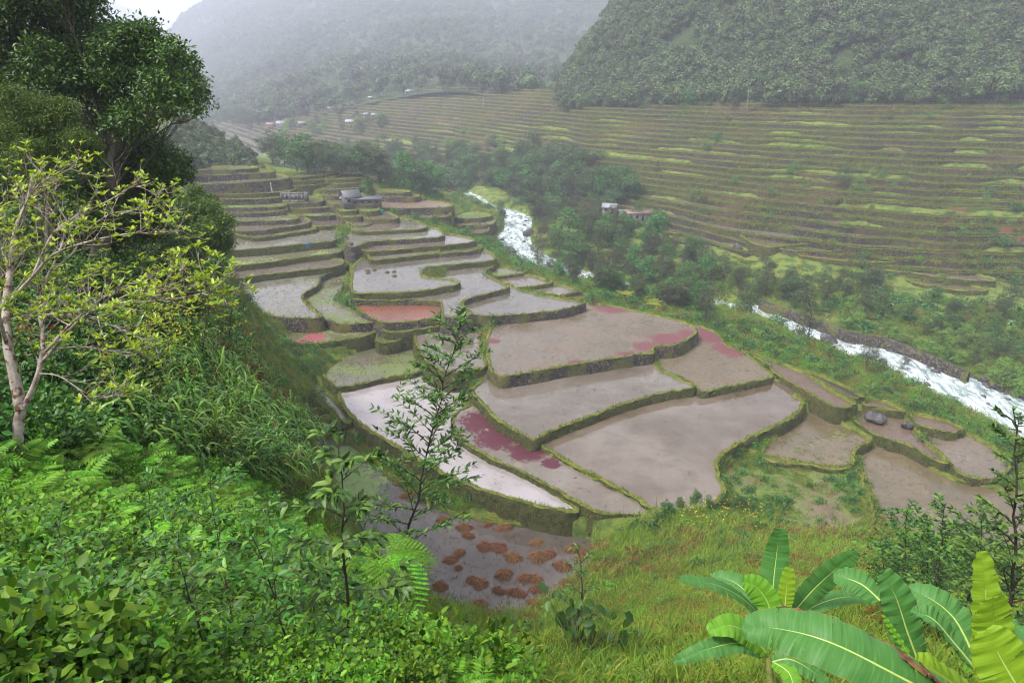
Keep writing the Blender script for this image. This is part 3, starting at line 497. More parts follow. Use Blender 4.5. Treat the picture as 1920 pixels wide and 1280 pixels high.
for px, py, d in [(-100,1000,9),(30,880,12),(0,1280,4.6),(200,1100,7.6),(300,1280,5.2),(400,1000,11.5),(450,1280,6.6),(600,1280,8),(590,1120,13),(540,1000,17),(620,1090,19),(680,1170,17),(760,1220,15),(850,1280,14),(850,1240,20),
 (1000,1280,20),(1000,1240,26),(920,1255,23),(1080,1195,25),(1080,1215,40),(1150,1150,62),(1200,1280,21),(1200,1200,30),(1200,1125,52),(1180,1040,76),(1300,1000,80),(1400,1010,80),(1500,1280,21),(1600,1100,50),(1500,1050,66),(1600,1030,80),(1800,1120,42),(1700,1060,70),(1900,1280,15),(1900,1100,34),(1700,1280,17),(1400,1150,34),
 (100,800,14),(250,850,14.5),(200,700,20),(350,850,18.5),(300,600,28),(400,700,28),(480,800,26),(540,880,24),(430,560,46),(350,480,52),(520,680,38),(580,790,34),(100,500,36),(0,400,42),(300,420,62),(360,360,95),(0,600,24),
 (600,830,106),(570,720,117),(500,620,131),(600,900,99),
 (560,1040,26),(570,1000,40),(575,960,60),(640,1110,28),(640,1060,45),(640,1010,70),(700,1180,26),(720,1130,45),(740,1090,65),(800,1230,22),(800,1190,35),(810,1160,55),(900,1265,30),(900,1240,45),(1000,1250,40),(1000,1210,60),
 (560,900,40),(570,880,60),(540,800,50),(560,800,75),(500,700,60),(530,720,85),(470,620,70),(490,640,100),(420,540,80),(430,560,110),
 (300,330,150),(200,300,170),(340,310,230),(240,255,420),(100,240,400),(-200,250,120),(-300,500,25)]:
    ctrl.append(tuple(bd(px, py, d)))
ctrl += [(0,0,58.2),(0,-6,59.2),(0,-30,70),(-30,-5,72),(30,-6,60),(-60,0,86),(60,0,52),(90,20,30),(90,-40,55),(130,60,8),(-60,60,62),(-90,120,60),(-140,200,70),(-200,320,75),(0,3,56.6),(4,2.5,56.8),(-4,2.5,57),(160,100,4),(220,110,20),(6,8,50.5),(12,10,46),(-110,-80,100),(110,-80,70)]
ctrl = np.array(ctrl)
keep = []
for i, c in enumerate(ctrl):
    if all(np.hypot(*(ctrl[j][:2] - c[:2])) > 1.2 for j in keep[-400:]): keep.append(i)
ctrl = ctrl[keep]
def rbf_fit(C, lam=0.4):
    n = len(C); D = np.hypot(C[:, None, 0] - C[None, :, 0], C[:, None, 1] - C[None, :, 1])
    A = np.zeros((n + 3, n + 3)); A[:n, :n] = -D; A[np.arange(n), np.arange(n)] -= -lam
    Pm = np.c_[np.ones(n), C[:, :2]]; A[:n, n:] = Pm; A[n:, :n] = Pm.T
    return np.linalg.solve(A, np.r_[C[:, 2], 0, 0, 0])
RW = rbf_fit(ctrl)
def base_h(x, y):
    x = np.asarray(x, float); y = np.asarray(y, float); sh = x.shape; x = x.ravel(); y = y.ravel(); o = np.empty(len(x))
    for a in range(0, len(x), 20000):
        X = x[a:a + 20000]; Y = y[a:a + 20000]
        o[a:a + 20000] = -np.hypot(X[:, None] - ctrl[None, :, 0], Y[:, None] - ctrl[None, :, 1]) @ RW[:-3] + RW[-3] + RW[-2] * X + RW[-1] * Y
    return o.reshape(sh)
def ground_h(x, y):
    x = np.asarray(x, float); y = np.asarray(y, float); sh = x.shape; x = x.ravel(); y = y.ravel()
    h = base_h(x, y)
    r = np.hypot(x, y)
    h = h + np.clip(r / 60, 0.0, 1) * fbm(x / 6, y / 6, 3, 3) * 0.25 + np.clip(r / 20, 0, 1) * np.clip((60 - r) / 20, 0, 1) * fbm(x / 3.5, y / 3.5, 9, 3) * 0.35
    for (nm, z, *_), L in zip(PAD, LOOPS):
        lo = L.min(0) - 1; hi = L.max(0) + 1
        m = np.where((x > lo[0]) & (x < hi[0]) & (y > lo[1]) & (y < hi[1]))[0]
        if len(m):
            ins = inside(L, x[m], y[m]); mm = m[ins]; h[mm] = np.minimum(h[mm], z - 0.45)
    m = np.where((y > 60) & (y < 480) & (x > -80) & (x < 190) & (h < 18))[0]
    if len(m):
        for a in range(0, len(m), 20000):
            k = m[a:a + 20000]
            D = np.hypot(x[k][:, None] - RCd[None, :, 0], y[k][:, None] - RCd[None, :, 1]) - RHW[None, :]
            j = D.argmin(1); d = D[np.arange(len(k)), j]; rz = RCd[j, 2]
            h[k] = np.minimum(h[k], rz - 0.8 + np.clip(d + 0.5, 0, None) * 1.1)
    return h.reshape(sh)
# one sheet of ground reaching the horizon
az = np.concatenate([np.arange(-180, -50, 6), np.arange(-50, 50.01, 0.22), np.arange(56, 180, 6)]) * math.pi / 180
rr = [0.6]
while rr[-1] < 560: rr.append(rr[-1] + max(0.18, rr[-1] * 0.0125 if rr[-1] < 200 else rr[-1] * 0.02))
rr = np.array(rr + [620, 720, 900, 1300, 2000, 3500, 6000, 9000])
A, RR_ = np.meshgrid(az, rr); GX = np.sin(A) * RR_; GY = np.cos(A) * RR_
far = np.clip((RR_ - 500) / 300, 0, 1)
GZ = ground_h(GX * np.minimum(1, 560 / RR_), GY * np.minimum(1, 560 / RR_)); GZ = GZ * (1 - far) + (0.0) * far
n, k = GX.shape
v = np.stack([GX, GY, GZ], -1).reshape(-1, 3)
i, j = np.meshgrid(np.arange(n - 1), np.arange(k), indexing='ij'); j2 = (j + 1) % k
f = np.stack([i * k + j, i * k + j2, (i + 1) * k + j2, (i + 1) * k + j], -1).reshape(-1, 4)[:, ::-1]
v = np.vstack([v, [[0, 0, float(ground_h(np.array([0.]), np.array([0.]))[0])]]]); cidx = len(v) - 1
fan = np.stack([np.arange(k), (np.arange(k) + 1) % k, np.full(k, cidx)], -1)
link('ground', mesh_np('ground', v, [f, fan], [M['ground']], True), kind='structure')
# fast height lookup on the polar sheet
def gh(x, y):
    x = np.asarray(x, float); y = np.asarray(y, float)
    r = np.clip(np.hypot(x, y), rr[0], 6000); a = np.arctan2(x, y)
    ri = np.clip(np.searchsorted(rr, r) - 1, 0, len(rr) - 2); ai = np.clip(np.searchsorted(az, a) - 1, 0, len(az) - 2)
    fr = (r - rr[ri]) / (rr[ri + 1] - rr[ri]); fa = np.clip((a - az[ai]) / (az[ai + 1] - az[ai]), 0, 1)
    return (GZ[ri, ai] * (1 - fa) + GZ[ri, ai + 1] * fa) * (1 - fr) + (GZ[ri + 1, ai] * (1 - fa) + GZ[ri + 1, ai + 1] * fa) * fr
def hit(px, py, dmin=2.0, dmax=900.0):    # where the line of sight through a pixel meets the ground
    r = np.array(ray(px, py)) / F; d = dmin * (dmax / dmin) ** np.linspace(0, 1, 1500)
    P = r[None, :] * d[:, None] + [0, 0, CAMZ]; b = P[:, 2] < gh(P[:, 0], P[:, 1])
    k = np.argmax(b) if b.any() else len(d) - 1
    p = P[k].copy(); p[2] = gh(p[0], p[1]); return p
def hill_hit(px, py):
    if px < 405 or px > 2190: return None
    zz = np.linspace(5.5, 53.9, 120); C = hill_pt(np.full(120, float(px)), zz); q = C - [0, 0, CAMZ]
    dy = q[:, 1] * CP - q[:, 2] * SP; up = q[:, 1] * SP + q[:, 2] * CP; pys = 640 - up / dy * F
    if py > pys[0] or py < pys[-1]: return None
    z = np.interp(-py, -pys, zz); p = hill_pt(np.array([float(px)]), z)[0]; p[2] = levels[max(0, min(len(levels) - 1, int((z - levels[0]) / STEP)))] - .25; return p
def place(px, py, dmin=40):
    h = hill_hit(px, py); g = hit(px, py, dmin)
    return g if h is None or np.hypot(*g[:2]) < np.hypot(*h[:2]) - 25 else h
STEP = 1.85
levels = np.arange(5.4, 54.2, STEP)
def npt(x, y): return np.array([x, y, float(gh(x, y))])

# ------------------------------------------------------------------ blades of grass as arrays
def blades(P, h, w, lean=0.5, nrm=None, seg=1):
    n = len(P); a = rng.uniform(0, 2 * math.pi, n); h = h * rng.uniform(0.5, 1.4, n); w = np.broadcast_to(w, (n,))
    d = np.stack([np.cos(a), np.sin(a), np.zeros(n)], 1); s = np.stack([-np.sin(a), np.cos(a), np.zeros(n)], 1)
    ln = rng.uniform(0.1, 1, n) * lean
    top = P + np.array([0, 0, 1.0]) * (h * np.sqrt(np.clip(1 - ln ** 2, 0.1, 1)))[:, None] + d * (h * ln)[:, None]
    if nrm is not None: top = top + nrm * (h * 0.5)[:, None]
    v = np.stack([P - s * w[:, None] / 2, P + s * w[:, None] / 2, top], 1).reshape(-1, 3)
    return v, np.arange(3 * n).reshape(-1, 3)

# ------------------------------------------------------------------ build the paddies: water, wall, bund, fringe of grass
for kk, ((nm, z, poly, sty, face, bw, lab), L) in enumerate(zip(PAD, LOOPS)):
    n = len(L); dist = np.linalg.norm(L.mean(0))
    wv = np.c_[L, np.full(n, z)]
    me = bpy.data.meshes.new('paddy_water'); me.from_pydata([tuple(q) for q in wv], [], [tuple(range(n))]); me.materials.append(M['pad_' + sty]); me.update()
    link('paddy_water', me, kind='structure')
    T = np.roll(L, -1, 0) - np.roll(L, 1, 0); T /= np.linalg.norm(T, axis=1)[:, None] + 1e-9
    N = np.stack([T[:, 1], -T[:, 0]], 1)       # outward (loop runs counter-clockwise)
    ns = lambda s, f=1.1: vnoise(L[:, 0] * f + s * 31, L[:, 1] * f - s * 17, s)
    mu = kk * 0.004
    H = 3.6
    if dist > 170: bw = bw * .75
    prof = [(bw * .55 + .55, -H), (bw * .5 + .22, -H * .45), (bw * .5 + .10, -0.25), (bw * .5, 0.10), (bw * .22, 0.26), (-bw * .2, 0.24), (-bw * .5, 0.06), (-bw * .5 - .15, -0.25)]
    rows = []
    for q, (o, dz) in enumerate(prof):
        off = o + ns(q + 1) * (0.2 if q < 3 else 0.16) + ns(q + 60, 2.6) * 0.1 + ns(q + 40, 0.35) * 0.12 * bw
        rows.append(np.c_[L + N * off[:, None], np.full(n, z + mu + dz) + ((ns(q + 20, 0.8) * 0.10 + ns(71, 2.9) * 0.07) if 3 <= q <= 5 else 0)])
    def strip(rs):
        vv = np.concatenate(rs); m = len(rs); ii, jj = np.meshgrid(np.arange(m - 1), np.arange(n), indexing='ij'); j2 = (jj + 1) % n
        return vv, np.stack([ii * n + jj, ii * n + j2, (ii + 1) * n + j2, (ii + 1) * n + jj], -1).reshape(-1, 4)
    vv, ff = strip(rows[:4])
    is_marsh = nm == 'marsh'
    wall = link('terrace_wall', mesh_np('terrace_wall', vv, ff, [M['stone'] if face == 'stone' else M['bank']], True), label=lab, cat='terrace wall', kind='thing', group='terrace walls of the valley paddies')
    vv, ff = strip(rows[3:])
    link('grass_verge', mesh_np('grass_verge', vv, ff, [M['verge']], True), wall)
    per = (30 if dist < 130 else 14 if dist < 200 else 9); seglen = np.linalg.norm(np.roll(L, -1, 0) - L, axis=1).mean()
    m = int(n * seglen * per); idx = rng.integers(0, n, m); fr = rng.random(m)[:, None]
    B = L[idx] * (1 - fr) + L[(idx + 1) % n] * fr; Nn = N[idx]
    if face == 'bank':
        o = rng.uniform(-bw * .4, bw * .5 + .25, m); down = np.where(o > bw * .45, -rng.random(m) ** 1.0 * 1.9, 0.18)
        o = np.where(o > bw * .45, bw * .5 + .12 - down * 0.12, o)
    else:
        o = rng.uniform(-bw * .5, bw * .55, m); down = np.where(o > bw * .45, -rng.random(m) ** 2 * 0.6, 0.18)
    P = np.c_[B + Nn * o[:, None], z + mu + down]
    sc = 1.0 if dist < 130 else 1.25 if dist < 200 else 1.6
    nr = np.c_[Nn, np.zeros(m)] * (o > bw * .45)[:, None]
    P = P[vnoise(P[:, 0] * 1.7, P[:, 1] * 1.7, 5) > -.35] if face == 'bank' else P[vnoise(P[:, 0] * 1.2, P[:, 1] * 1.2, 5) > -.1]; nr = None
    v3, f3 = blades(P, 0.46 * sc, 0.085 * sc, 0.85, nr)
    g = link('grass_fringe', mesh_np('grass_fringe', v3, f3, [M['grass']]), wall); g['kind'] = 'stuff'

# ------------------------------------------------------------------ terraced hillside across the stream
STEP = 1.85
levels = np.arange(5.4, 54.2, STEP)
u = np.concatenate([np.arange(400, 1000, 2.2), np.arange(1000, 2200, 1.7)])
def contour(k, zk, amp=0.42):
    nz = fbm(u / 95, np.full_like(u, k * 0.33), 5, 3) * amp * 0.9 + vnoise(u / 260, np.full_like(u, k * 0.2), 8) * amp * 0.8
    nz = nz * 1.0
    if k % 2 == 1: w_ = np.clip((vnoise(u / 70, np.full_like(u, k * 1.7), 77) - 0.0) * 2.6, 0, 1); nz = nz * (1 - w_) + w_ * (0.62 + vnoise(u / 20, np.full_like(u, k * 1.1), 79) * .12)
    P = hill_pt(u, zk + nz * STEP); P[:, 2] = zk + vnoise(u / 120, np.full_like(u, k * 3.1), 12) * 0.10
    return P
CON = [contour(k, z) for k, z in enumerate(levels)]
NUMW = ['zeroth','first','second','third','fourth','fifth','sixth','seventh','eighth','ninth','tenth','eleventh','twelfth','thirteenth','fourteenth','fifteenth','sixteenth','seventeenth','eighteenth','nineteenth','twentieth','twenty first','twenty second','twenty third','twenty fourth','twenty fifth','twenty sixth','twenty seventh','twenty eighth','twenty ninth','thirtieth','thirty first','thirty second','thirty third','thirty fourth']
SEG = [(400, 700, 'misty terraces below the far village'), (700, 1045, 'hazy spur behind the stream trees'), (1045, 1500, 'near part of the right hillside, left half'), (1500, 2200, 'near part of the right hillside, right half')]
tread = MB()
ZMAX = np.interp(u, [400, 460, 520, 620, 700, 800, 850, 2200], [14, 18, 26, 35, 45, 52.5, 55, 56])
for k, z in enumerate(levels):
    C = CON[k]; dirv = hill_pt(u, z + 3.0)[:, :2] - hill_pt(u, z - 3.0)[:, :2]; dirv /= np.linalg.norm(dirv, axis=1)[:, None]   # uphill
    nb = vnoise(u / 6, np.full_like(u, k * 7.0), 21); nb2 = vnoise(u / 3, np.full_like(u, k * 5.0), 22)
    dy = STEP * 1.35
    def row(off, dz): return np.c_[C[:, :2] + dirv * off[:, None], C[:, 2] + dz]
    r0 = row(-0.35 + nb2 * .15, -dy + 0 * nb); r1 = row(-0.12 + nb * .22, -dy * .5 + 0 * nb); r2 = row(0 + nb * .12, -0.02 + 0 * nb); r2b = row(0.22 + nb * .1, 0.22 + nb2 * 0.07); r3 = row(0.48 + nb * .15, 0.2 + nb2 * 0.07); r4 = row(0.7 + nb * .1, -0.15 + 0 * nb)
    if k + 1 < len(levels):
        r5 = np.c_[CON[k + 1][:, :2] + dirv * 1.2, np.full(len(u), 0) + C[:, 2] - 0.12]
        vv = np.concatenate([r4, r5]); m = len(u); jj = np.arange(m - 1); jj = jj[ZMAX[:-1] > z]
        tread.add(vv, np.stack([jj, jj + 1, m + jj + 1, m + jj], -1))
    for (a, b, where) in SEG:
        s = np.where((u >= a) & (u <= b + 2.3) & (ZMAX > z))[0]; m = len(s)
        if m < 8: continue
        m = len(s); jj = np.arange(m - 1)
        far_seg = a < 1000
        vv = np.concatenate([x[s] for x in (r0, r1, r2)]); ff = np.concatenate([np.stack([q * m + jj, q * m + jj + 1, (q + 1) * m + jj + 1, (q + 1) * m + jj], -1) for q in range(2)])
        w = link('terrace_wall', mesh_np('terrace_wall', vv, ff, [M['farwall']], True), label='%s tier from the bottom, %s' % (NUMW[k + 1], where), cat='terrace wall', kind='thing', group='terrace walls across the stream')
        vv = np.concatenate([x[s] for x in (r2, r2b, r3, r4)]); ff = np.concatenate([np.stack([q * m + jj, q * m + jj + 1, (q + 1) * m + jj + 1, (q + 1) * m + jj], -1) for q in range(3)])
        link('grass_verge', mesh_np('grass_verge', vv, ff, [M['farverge']], True), w)
        nbl = int(m * (5 if far_seg else 14)); ix = rng.integers(0, m, nbl); base = r2b[s][ix] + rng.normal(0, 0.25, (nbl, 3)) * [1.2, .3, 0.0]
        onface = rng.random(nbl) < 0.22; base[onface, 2] -= rng.random(onface.sum()) * dy; base[onface, :2] -= dirv[s][ix][onface] * 0.5
        dens = vnoise(base[:, 0] / 14, base[:, 2] * 0.5 + base[:, 1] / 14, 44); base = base[(~onface) | (dens > -0.15)]
        sc = 2.2 if far_seg else 1.5
        v3, f3 = blades(base, 0.42 * sc * (1 if far_seg else rng.uniform(.8, 1.3)), 0.13 * sc, 0.7)
        g = link('grass_fringe', mesh_np('grass_fringe', v3, f3, [M['grass']]), w); g['kind'] = 'stuff'
link('terrace_ground', tread.build('terrace_ground', [M['tread']], True), kind='structure')

# ------------------------------------------------------------------ river
m = 260; nx = 14
rows = []
for q in range(nx + 1):
    s = q / nx; P = RLd * (1 - s) + RRd * s
    ov = (s - 0.5) * 1.6; d = (RRd - RLd) / (np.linalg.norm(RRd - RLd, axis=1)[:, None]); P = P + d * ov
    P[:, 2] += fbm(P[:, 0] / 2.2, P[:, 1] / 3.0, 4, 3) * 0.28
    rows.append(P)
vv = np.concatenate(rows); ii, jj = np.meshgrid(np.arange(nx), np.arange(m - 1), indexing='ij')
ff = np.stack([ii * m + jj, ii * m + jj + 1, (ii + 1) * m + jj + 1, (ii + 1) * m + jj], -1).reshape(-1, 4)[:, ::-1]
link('river_water', mesh_np('river_water', vv, ff, [M['river']], True), kind='structure')
# concrete-topped river wall on the far bank
W = densify(np.array([bp(px, py, z) for px, py, z in [(1425,562,4.6),(1478,580,4.2),(1540,603,3.7),(1600,624,3.2),(1660,634,2.9),(1720,655,2.4),(1770,677,1.9),(1817,699,1.5)]]), 90)
dd = np.gradient(W[:, :2], axis=0); dd /= np.linalg.norm(dd, axis=1)[:, None]; nn = np.c_[dd[:, 1], -dd[:, 0]]
if nn[40][1] > 0: nn = -nn
rows = []
for o, dz in [(0.5, -4.2), (0.25, -1.2), (0.2, 0.0), (-0.5, 0.02), (-0.6, -3.0)]:
    r_ = W.copy(); r_[:, :2] += nn * (o + 0.06 * vnoise(W[:, 0] * 1.3, W[:, 1] * 1.3, 3)[:, None]); r_[:, 2] += dz; rows.append(r_)
vv = np.concatenate(rows); m = 90; ii, jj = np.meshgrid(np.arange(4), np.arange(m - 1), indexing='ij')
ff = np.stack([ii * m + jj, ii * m + jj + 1, (ii + 1) * m + jj + 1, (ii + 1) * m + jj], -1).reshape(-1, 4)
link('river_wall', mesh_np('river_wall', vv, ff, [M['stone']], True), label='long dark stone flood wall along the far bank of the white stream', cat='wall', kind='thing')

# ------------------------------------------------------------------ hills: columns of (px, py, forward distance)
def hill(name, cols, nu, nv, amp, scale, seed, mat='slope', far=1.0):
    G = []
    for px, lst in cols:
        P = np.array([bf(px, py, d * far) for py, d in lst]); G.append(densify(P, nv))
    G = np.array(G); G = np.stack([densify(G[:, i], nu) for i in range(nv)], 1)
    nz = fbm(G[..., 0].ravel() / scale, G[..., 1].ravel() / scale, seed, 5).reshape(nu, nv)
    fade = np.clip(np.linspace(0, 6, nv), 0, 1)[None, :]
    G[..., 2] += nz * amp * fade
    i, j = np.meshgrid(np.arange(nu - 1), np.arange(nv - 1), indexing='ij')
    f = np.stack([i * nv + j, (i + 1) * nv + j, (i + 1) * nv + j + 1, i * nv + j + 1], -1).reshape(-1, 4)
    link(name, mesh_np(name, G.reshape(-1, 3), f, [M[mat]], True), kind='structure')
    return G
top = lambda px: hill_pt(np.array([float(px)]), 53.0)[0]
def cr(px, lst):                          # start from the top terrace
    t = top(px); r = ray(px, 200); return (px, lst)
HR = hill('hill', [
 (1046, [(215,396),(195,410),(186,425),(182,450),(200,520),(230,620)]),
 (1075, [(212,385),(185,400),(165,418),(140,440),(150,520),(190,640)]),
 (1110, [(210,377),(180,392),(140,415),(92,440),(90,520),(140,660)]),
 (1195, [(208,358),(175,375),(100,402),(0,440),(-30,520),(40,680)]),
 (1300, [(208,338),(170,355),(70,385),(-80,440),(-160,540),(-60,700)]),
 (1450, [(206,315),(170,330),(60,362),(-100,425),(-170,540),(-120,700)]),
 (1650, [(202,296),(165,312),(50,345),(-110,410),(-180,530),(-140,700)]),
 (1850, [(196,288),(160,302),(50,335),(-110,400),(-180,520),(-150,700)]),
 (2050, [(192,292),(150,306),(50,335),(-110,400),(-180,520),(-150,700)]),
 (2400, [(192,300),(150,316),(50,345),(-110,410),(-180,530),(-150,700)])], 260, 120, 3.2, 45, 31)
HM = hill('ridge', [
 (600, [(205,690),(190,760),(182,820),(178,880),(190,980),(220,1100)]),
 (720, [(190,640),(172,720),(165,780),(160,840),(170,960),(210,1100)]),
 (800, [(185,590),(165,650),(150,720),(140,800),(150,900),(200,1100)]),
 (870, [(190,560),(165,610),(140,690),(122,780),(110,900),(180,1100)]),
 (920, [(200,520),(160,575),(115,660),(86,760),(60,900),(150,1100)]),
 (1000, [(205,470),(150,520),(80,600),(12,720),(-20,900),(80,1100)]),
 (1100, [(205,440),(140,500),(40,590),(-60,720),(-70,900),(20,1100)]),
 (1250, [(205,430),(120,500),(0,600),(-90,740),(-90,900),(-60,1100)])], 200, 100, 9, 90, 57, far=2.3)
HF = hill('mountain', [
 (200, [(262,950),(240,1322),(215,1890),(200,2635),(210,3100),(260,3720)]),
 (322, [(268,900),(205,1322),(130,1890),(62,2635),(90,3100),(200,3720)]),
 (350, [(258,900),(185,1322),(100,1957),(32,2712),(60,3100),(180,3720)]),
 (420, [(250,860),(165,1265),(75,1890),(-6,2712),(20,3100),(150,3720)]),
 (520, [(240,670),(160,1035),(50,1755),(-35,2635),(-10,3100),(100,3720)]),
 (620, [(215,640),(145,977),(30,1687),(-40,2557),(-15,3100),(80,3720)]),
 (700, [(192,625),(125,977),(10,1687),(-40,2557),(-20,3100),(60,3720)]),
 (850, [(172,555),(115,919),(0,1620),(-40,2480),(-20,3100),(60,3720)]),
 (1000, [(195,470),(120,919),(0,1620),(-40,2480),(-20,3100),(60,3720)]),
 (1300, [(200,480),(60,977),(-10,1687),(-40,2480),(-30,2945),(0,3720)])], 220, 120, 12, 120, 77)
HB = hill('far_mountain', [
 (-200, [(260,1500),(120,1800),(30,2200),(-10,2400),(0,2800),(100,3200)]),
 (120, [(255,1500),(150,1800),(20,2150),(-15,2350),(0,2800),(150,3200)]),
 (180, [(250,1500),(160,1800),(60,2150),(0,2350),(30,2800),(150,3200)]),
 (250, [(250,1500),(170,1800),(90,2150),(25,2350),(60,2800),(160,3200)]),
 (310, [(250,1500),(180,1800),(110,2150),(58,2350),(90,2800),(180,3200)]),
 (420, [(250,1600),(200,1900),(150,2200),(110,2400),(130,2800),(200,3200)])], 90, 60, 20, 300, 91, far=2.0)
HL = hill('side_slope', [
 (-150, [(420,120),(330,190),(260,300),(180,430),(150,600),(200,800)]),
 (100, [(380,150),(320,230),(265,330),(215,450),(200,600),(230,800)]),
 (230, [(350,190),(310,270),(260,370),(222,470),(215,600),(240,800)]),
 (300, [(330,230),(300,300),(262,400),(235,500),(232,620),(245,800)]),
 (345, [(325,270),(305,330),(285,420),(262,520),(255,640),(255,800)]),
 (385, [(325,330),(318,380),(305,450),(290,540),(275,660),(262,800)])], 120, 80, 3, 30, 13)
# ------------------------------------------------------------------ leaves, branches, trees
def unit(v): return v / (np.linalg.norm(v, axis=-1, keepdims=True) + 1e-9)
def rdir(n): return unit(rng.normal(size=(n, 3)))
def leaf_geo(P, D, Nn, L, W, detail=0, droop=0.0):
    """P base points, D directions, Nn rough normals -> verts, list of face arrays"""
    n = len(P); D = unit(D); S = unit(np.cross(D, Nn)); U = np.cross(S, D)
    L = np.broadcast_to(L, (n,))[:, None]; W = np.broadcast_to(W, (n,))[:, None]
    if detail == 0:
        v = np.stack([P, P + D * L * .45 + S * W * .5 + U * W * .12, P + D * L - U * L * droop, P + D * L * .45 - S * W * .5 + U * W * .12], 1).reshape(-1, 3)
        b = np.arange(n)[:, None] * 4
        return v, np.concatenate([b + [[0, 1, 2]], b + [[0, 2, 3]]])
    m1 = P + D * L * .3 - U * L * droop * .05; m2 = P + D * L * .68 - U * L * droop * .4
    v = np.stack([P, m1 + S * W * .46 + U * W * .12, m2 + S * W * .36 + U * W * .1, P + D * L * .98 - U * L * droop, m2 - S * W * .36 + U * W * .1, m1 - S * W * .46 + U * W * .12, m1, m2], 1).reshape(-1, 3)
    b = np.arange(n)[:, None] * 8
    return v, np.concatenate([b + [[0, 1, 6]], b + [[0, 6, 5]], b + [[1, 2, 7]], b + [[1, 7, 6]], b + [[6, 7, 4]], b + [[6, 4, 5]], b + [[2, 3, 7]], b + [[7, 3, 4]]])
def lump_leaves(mb, lumps, n, L, W, m=0, detail=0, droop=0.15, up=0.5, shell=0.55, clus=5, spread=0.5, flat=0.0):
    lumps = np.asarray(lumps, float); vol = (lumps[:, 3] ** 2); pr = vol / vol.sum()
    nc = max(1, n // clus); ix = rng.choice(len(lumps), nc, p=pr)
    d = rdir(nc); d[:, 2] = np.where(d[:, 2] < -0.35, -d[:, 2], d[:, 2]); r = (shell + (1.04 - shell) * rng.random(nc) ** 0.6)
    C = lumps[ix, :3] + d * (lumps[ix, 3] * r)[:, None] * [1, 1, lumps[0, 4] if lumps.shape[1] > 4 else 0.75]
    C = np.repeat(C, clus, 0); dd = np.repeat(d, clus, 0); k = len(C)
    P = C + rng.normal(0, 1, (k, 3)) * L * spread
    D = unit(dd * 0.7 + rdir(k) * 0.9 + [0, 0, -0.15]); Nn = unit(rdir(k) * 0.7 + dd * 0.3 + [0, 0, up])
    if flat > 0: tg = unit(np.cross(dd, rdir(k))); D = unit(D * (1 - flat) + tg * flat * 1.2 + [0, 0, -.15]); Nn = unit(Nn * (1 - flat) + dd * flat)
    v, f = leaf_geo(P, D, Nn, L * rng.uniform(.7, 1.25, k), W * rng.uniform(.7, 1.25, k), detail, droop)
    mb.add(v, f, m)
def curve_pts(a, b, n, bow, seed=None):
    a = np.asarray(a, float); b = np.asarray(b, float); t = np.linspace(0, 1, n)[:, None]
    ln = np.linalg.norm(b - a); w = rng.normal(size=(n, 3)) * ln * 0.005
    w[0] = 0; w[-1] = 0
    return a * (1 - t) + b * t + np.asarray(bow) * (4 * t * (1 - t)) * ln + w
GREEN_D = [(0.012, 0.035, 0.008), (0.022, 0.06, 0.012), (0.04, 0.095, 0.015), (0.065, 0.13, 0.02)]
M['leaf_tree'] = leaf_mat('tree_leaves', [(0.02, 0.045, 0.010), (0.036, 0.075, 0.015), (0.058, 0.11, 0.02), (0.10, 0.16, 0.028)], 0.2, objvar=0.3)
M['leaf_airy'] = leaf_mat('airy_leaves', [(0.028, 0.036, 0.014), (0.045, 0.058, 0.018), (0.07, 0.085, 0.025), (0.11, 0.125, 0.035)], 0.2, objvar=0.2)
M['leaf_bush'] = leaf_mat('bush_leaves', [(0.045, 0.11, 0.014), (0.09, 0.18, 0.02), (0.15, 0.26, 0.028), (0.24, 0.31, 0.035)], 0.25, objvar=0.3)
M['leaf_blue'] = leaf_mat('fresh_leaves', [(0.025, 0.085, 0.012), (0.05, 0.15, 0.02), (0.09, 0.22, 0.03)], 0.25, objvar=0.25)
M['leaf_forest'] = leaf_mat('forest_leaves', [(0.022, 0.045, 0.012), (0.042, 0.075, 0.018), (0.065, 0.105, 0.022), (0.10, 0.145, 0.028)], 0.1, objvar=0.5)
M['leaf_dark'] = leaf_mat('dark_leaves', [(0.018, 0.055, 0.01), (0.035, 0.10, 0.014), (0.07, 0.16, 0.02), (0.13, 0.25, 0.03)], 0.2, 0.45, 0.35, 0.1)
M['leaf_feather'] = leaf_mat('feathery_leaves', [(0.03, 0.08, 0.012), (0.06, 0.13, 0.015), (0.10, 0.18, 0.02), (0.16, 0.23, 0.02)], 0.25, objvar=0.1)
M['leaf_yellow'] = leaf_mat('yellow_leaves', [(0.16, 0.25, 0.012), (0.30, 0.38, 0.018), (0.46, 0.49, 0.025), (0.26, 0.35, 0.018)], 0.35, 0.4, 0.4, 0.05)
M['leaf_fg'] = leaf_mat('shrub_leaves', [(0.02, 0.07, 0.010), (0.04, 0.125, 0.014), (0.08, 0.20, 0.018), (0.05, 0.15, 0.02), (0.15, 0.30, 0.025)], 0.25, 0.42, 0.3, 0.15)
M['leaf_herb'] = leaf_mat('herb_leaves', [(0.03, 0.085, 0.008), (0.06, 0.155, 0.010), (0.11, 0.24, 0.014), (0.20, 0.35, 0.022)], 0.3, 0.5, 0.25, 0.42)
M['leaf_fern'] = leaf_mat('fern_leaves', [(0.07, 0.21, 0.010), (0.12, 0.30, 0.015), (0.19, 0.38, 0.025)], 0.35, 0.5, 0.3, 0.3)
M['cane'] = leaf_mat('cane_grass', [(0.04, 0.11, 0.012), (0.08, 0.20, 0.018), (0.15, 0.31, 0.028), (0.28, 0.44, 0.06), (0.08, 0.18, 0.02)], 0.25, 0.35, 0.5, 0.2)
M['rust'] = leaf_mat('rusty_leaves', [(0.13, 0.05, 0.018), (0.20, 0.085, 0.025), (0.27, 0.13, 0.035), (0.12, 0.12, 0.02)], 0.2, 0.6, 0.2, 0.2)
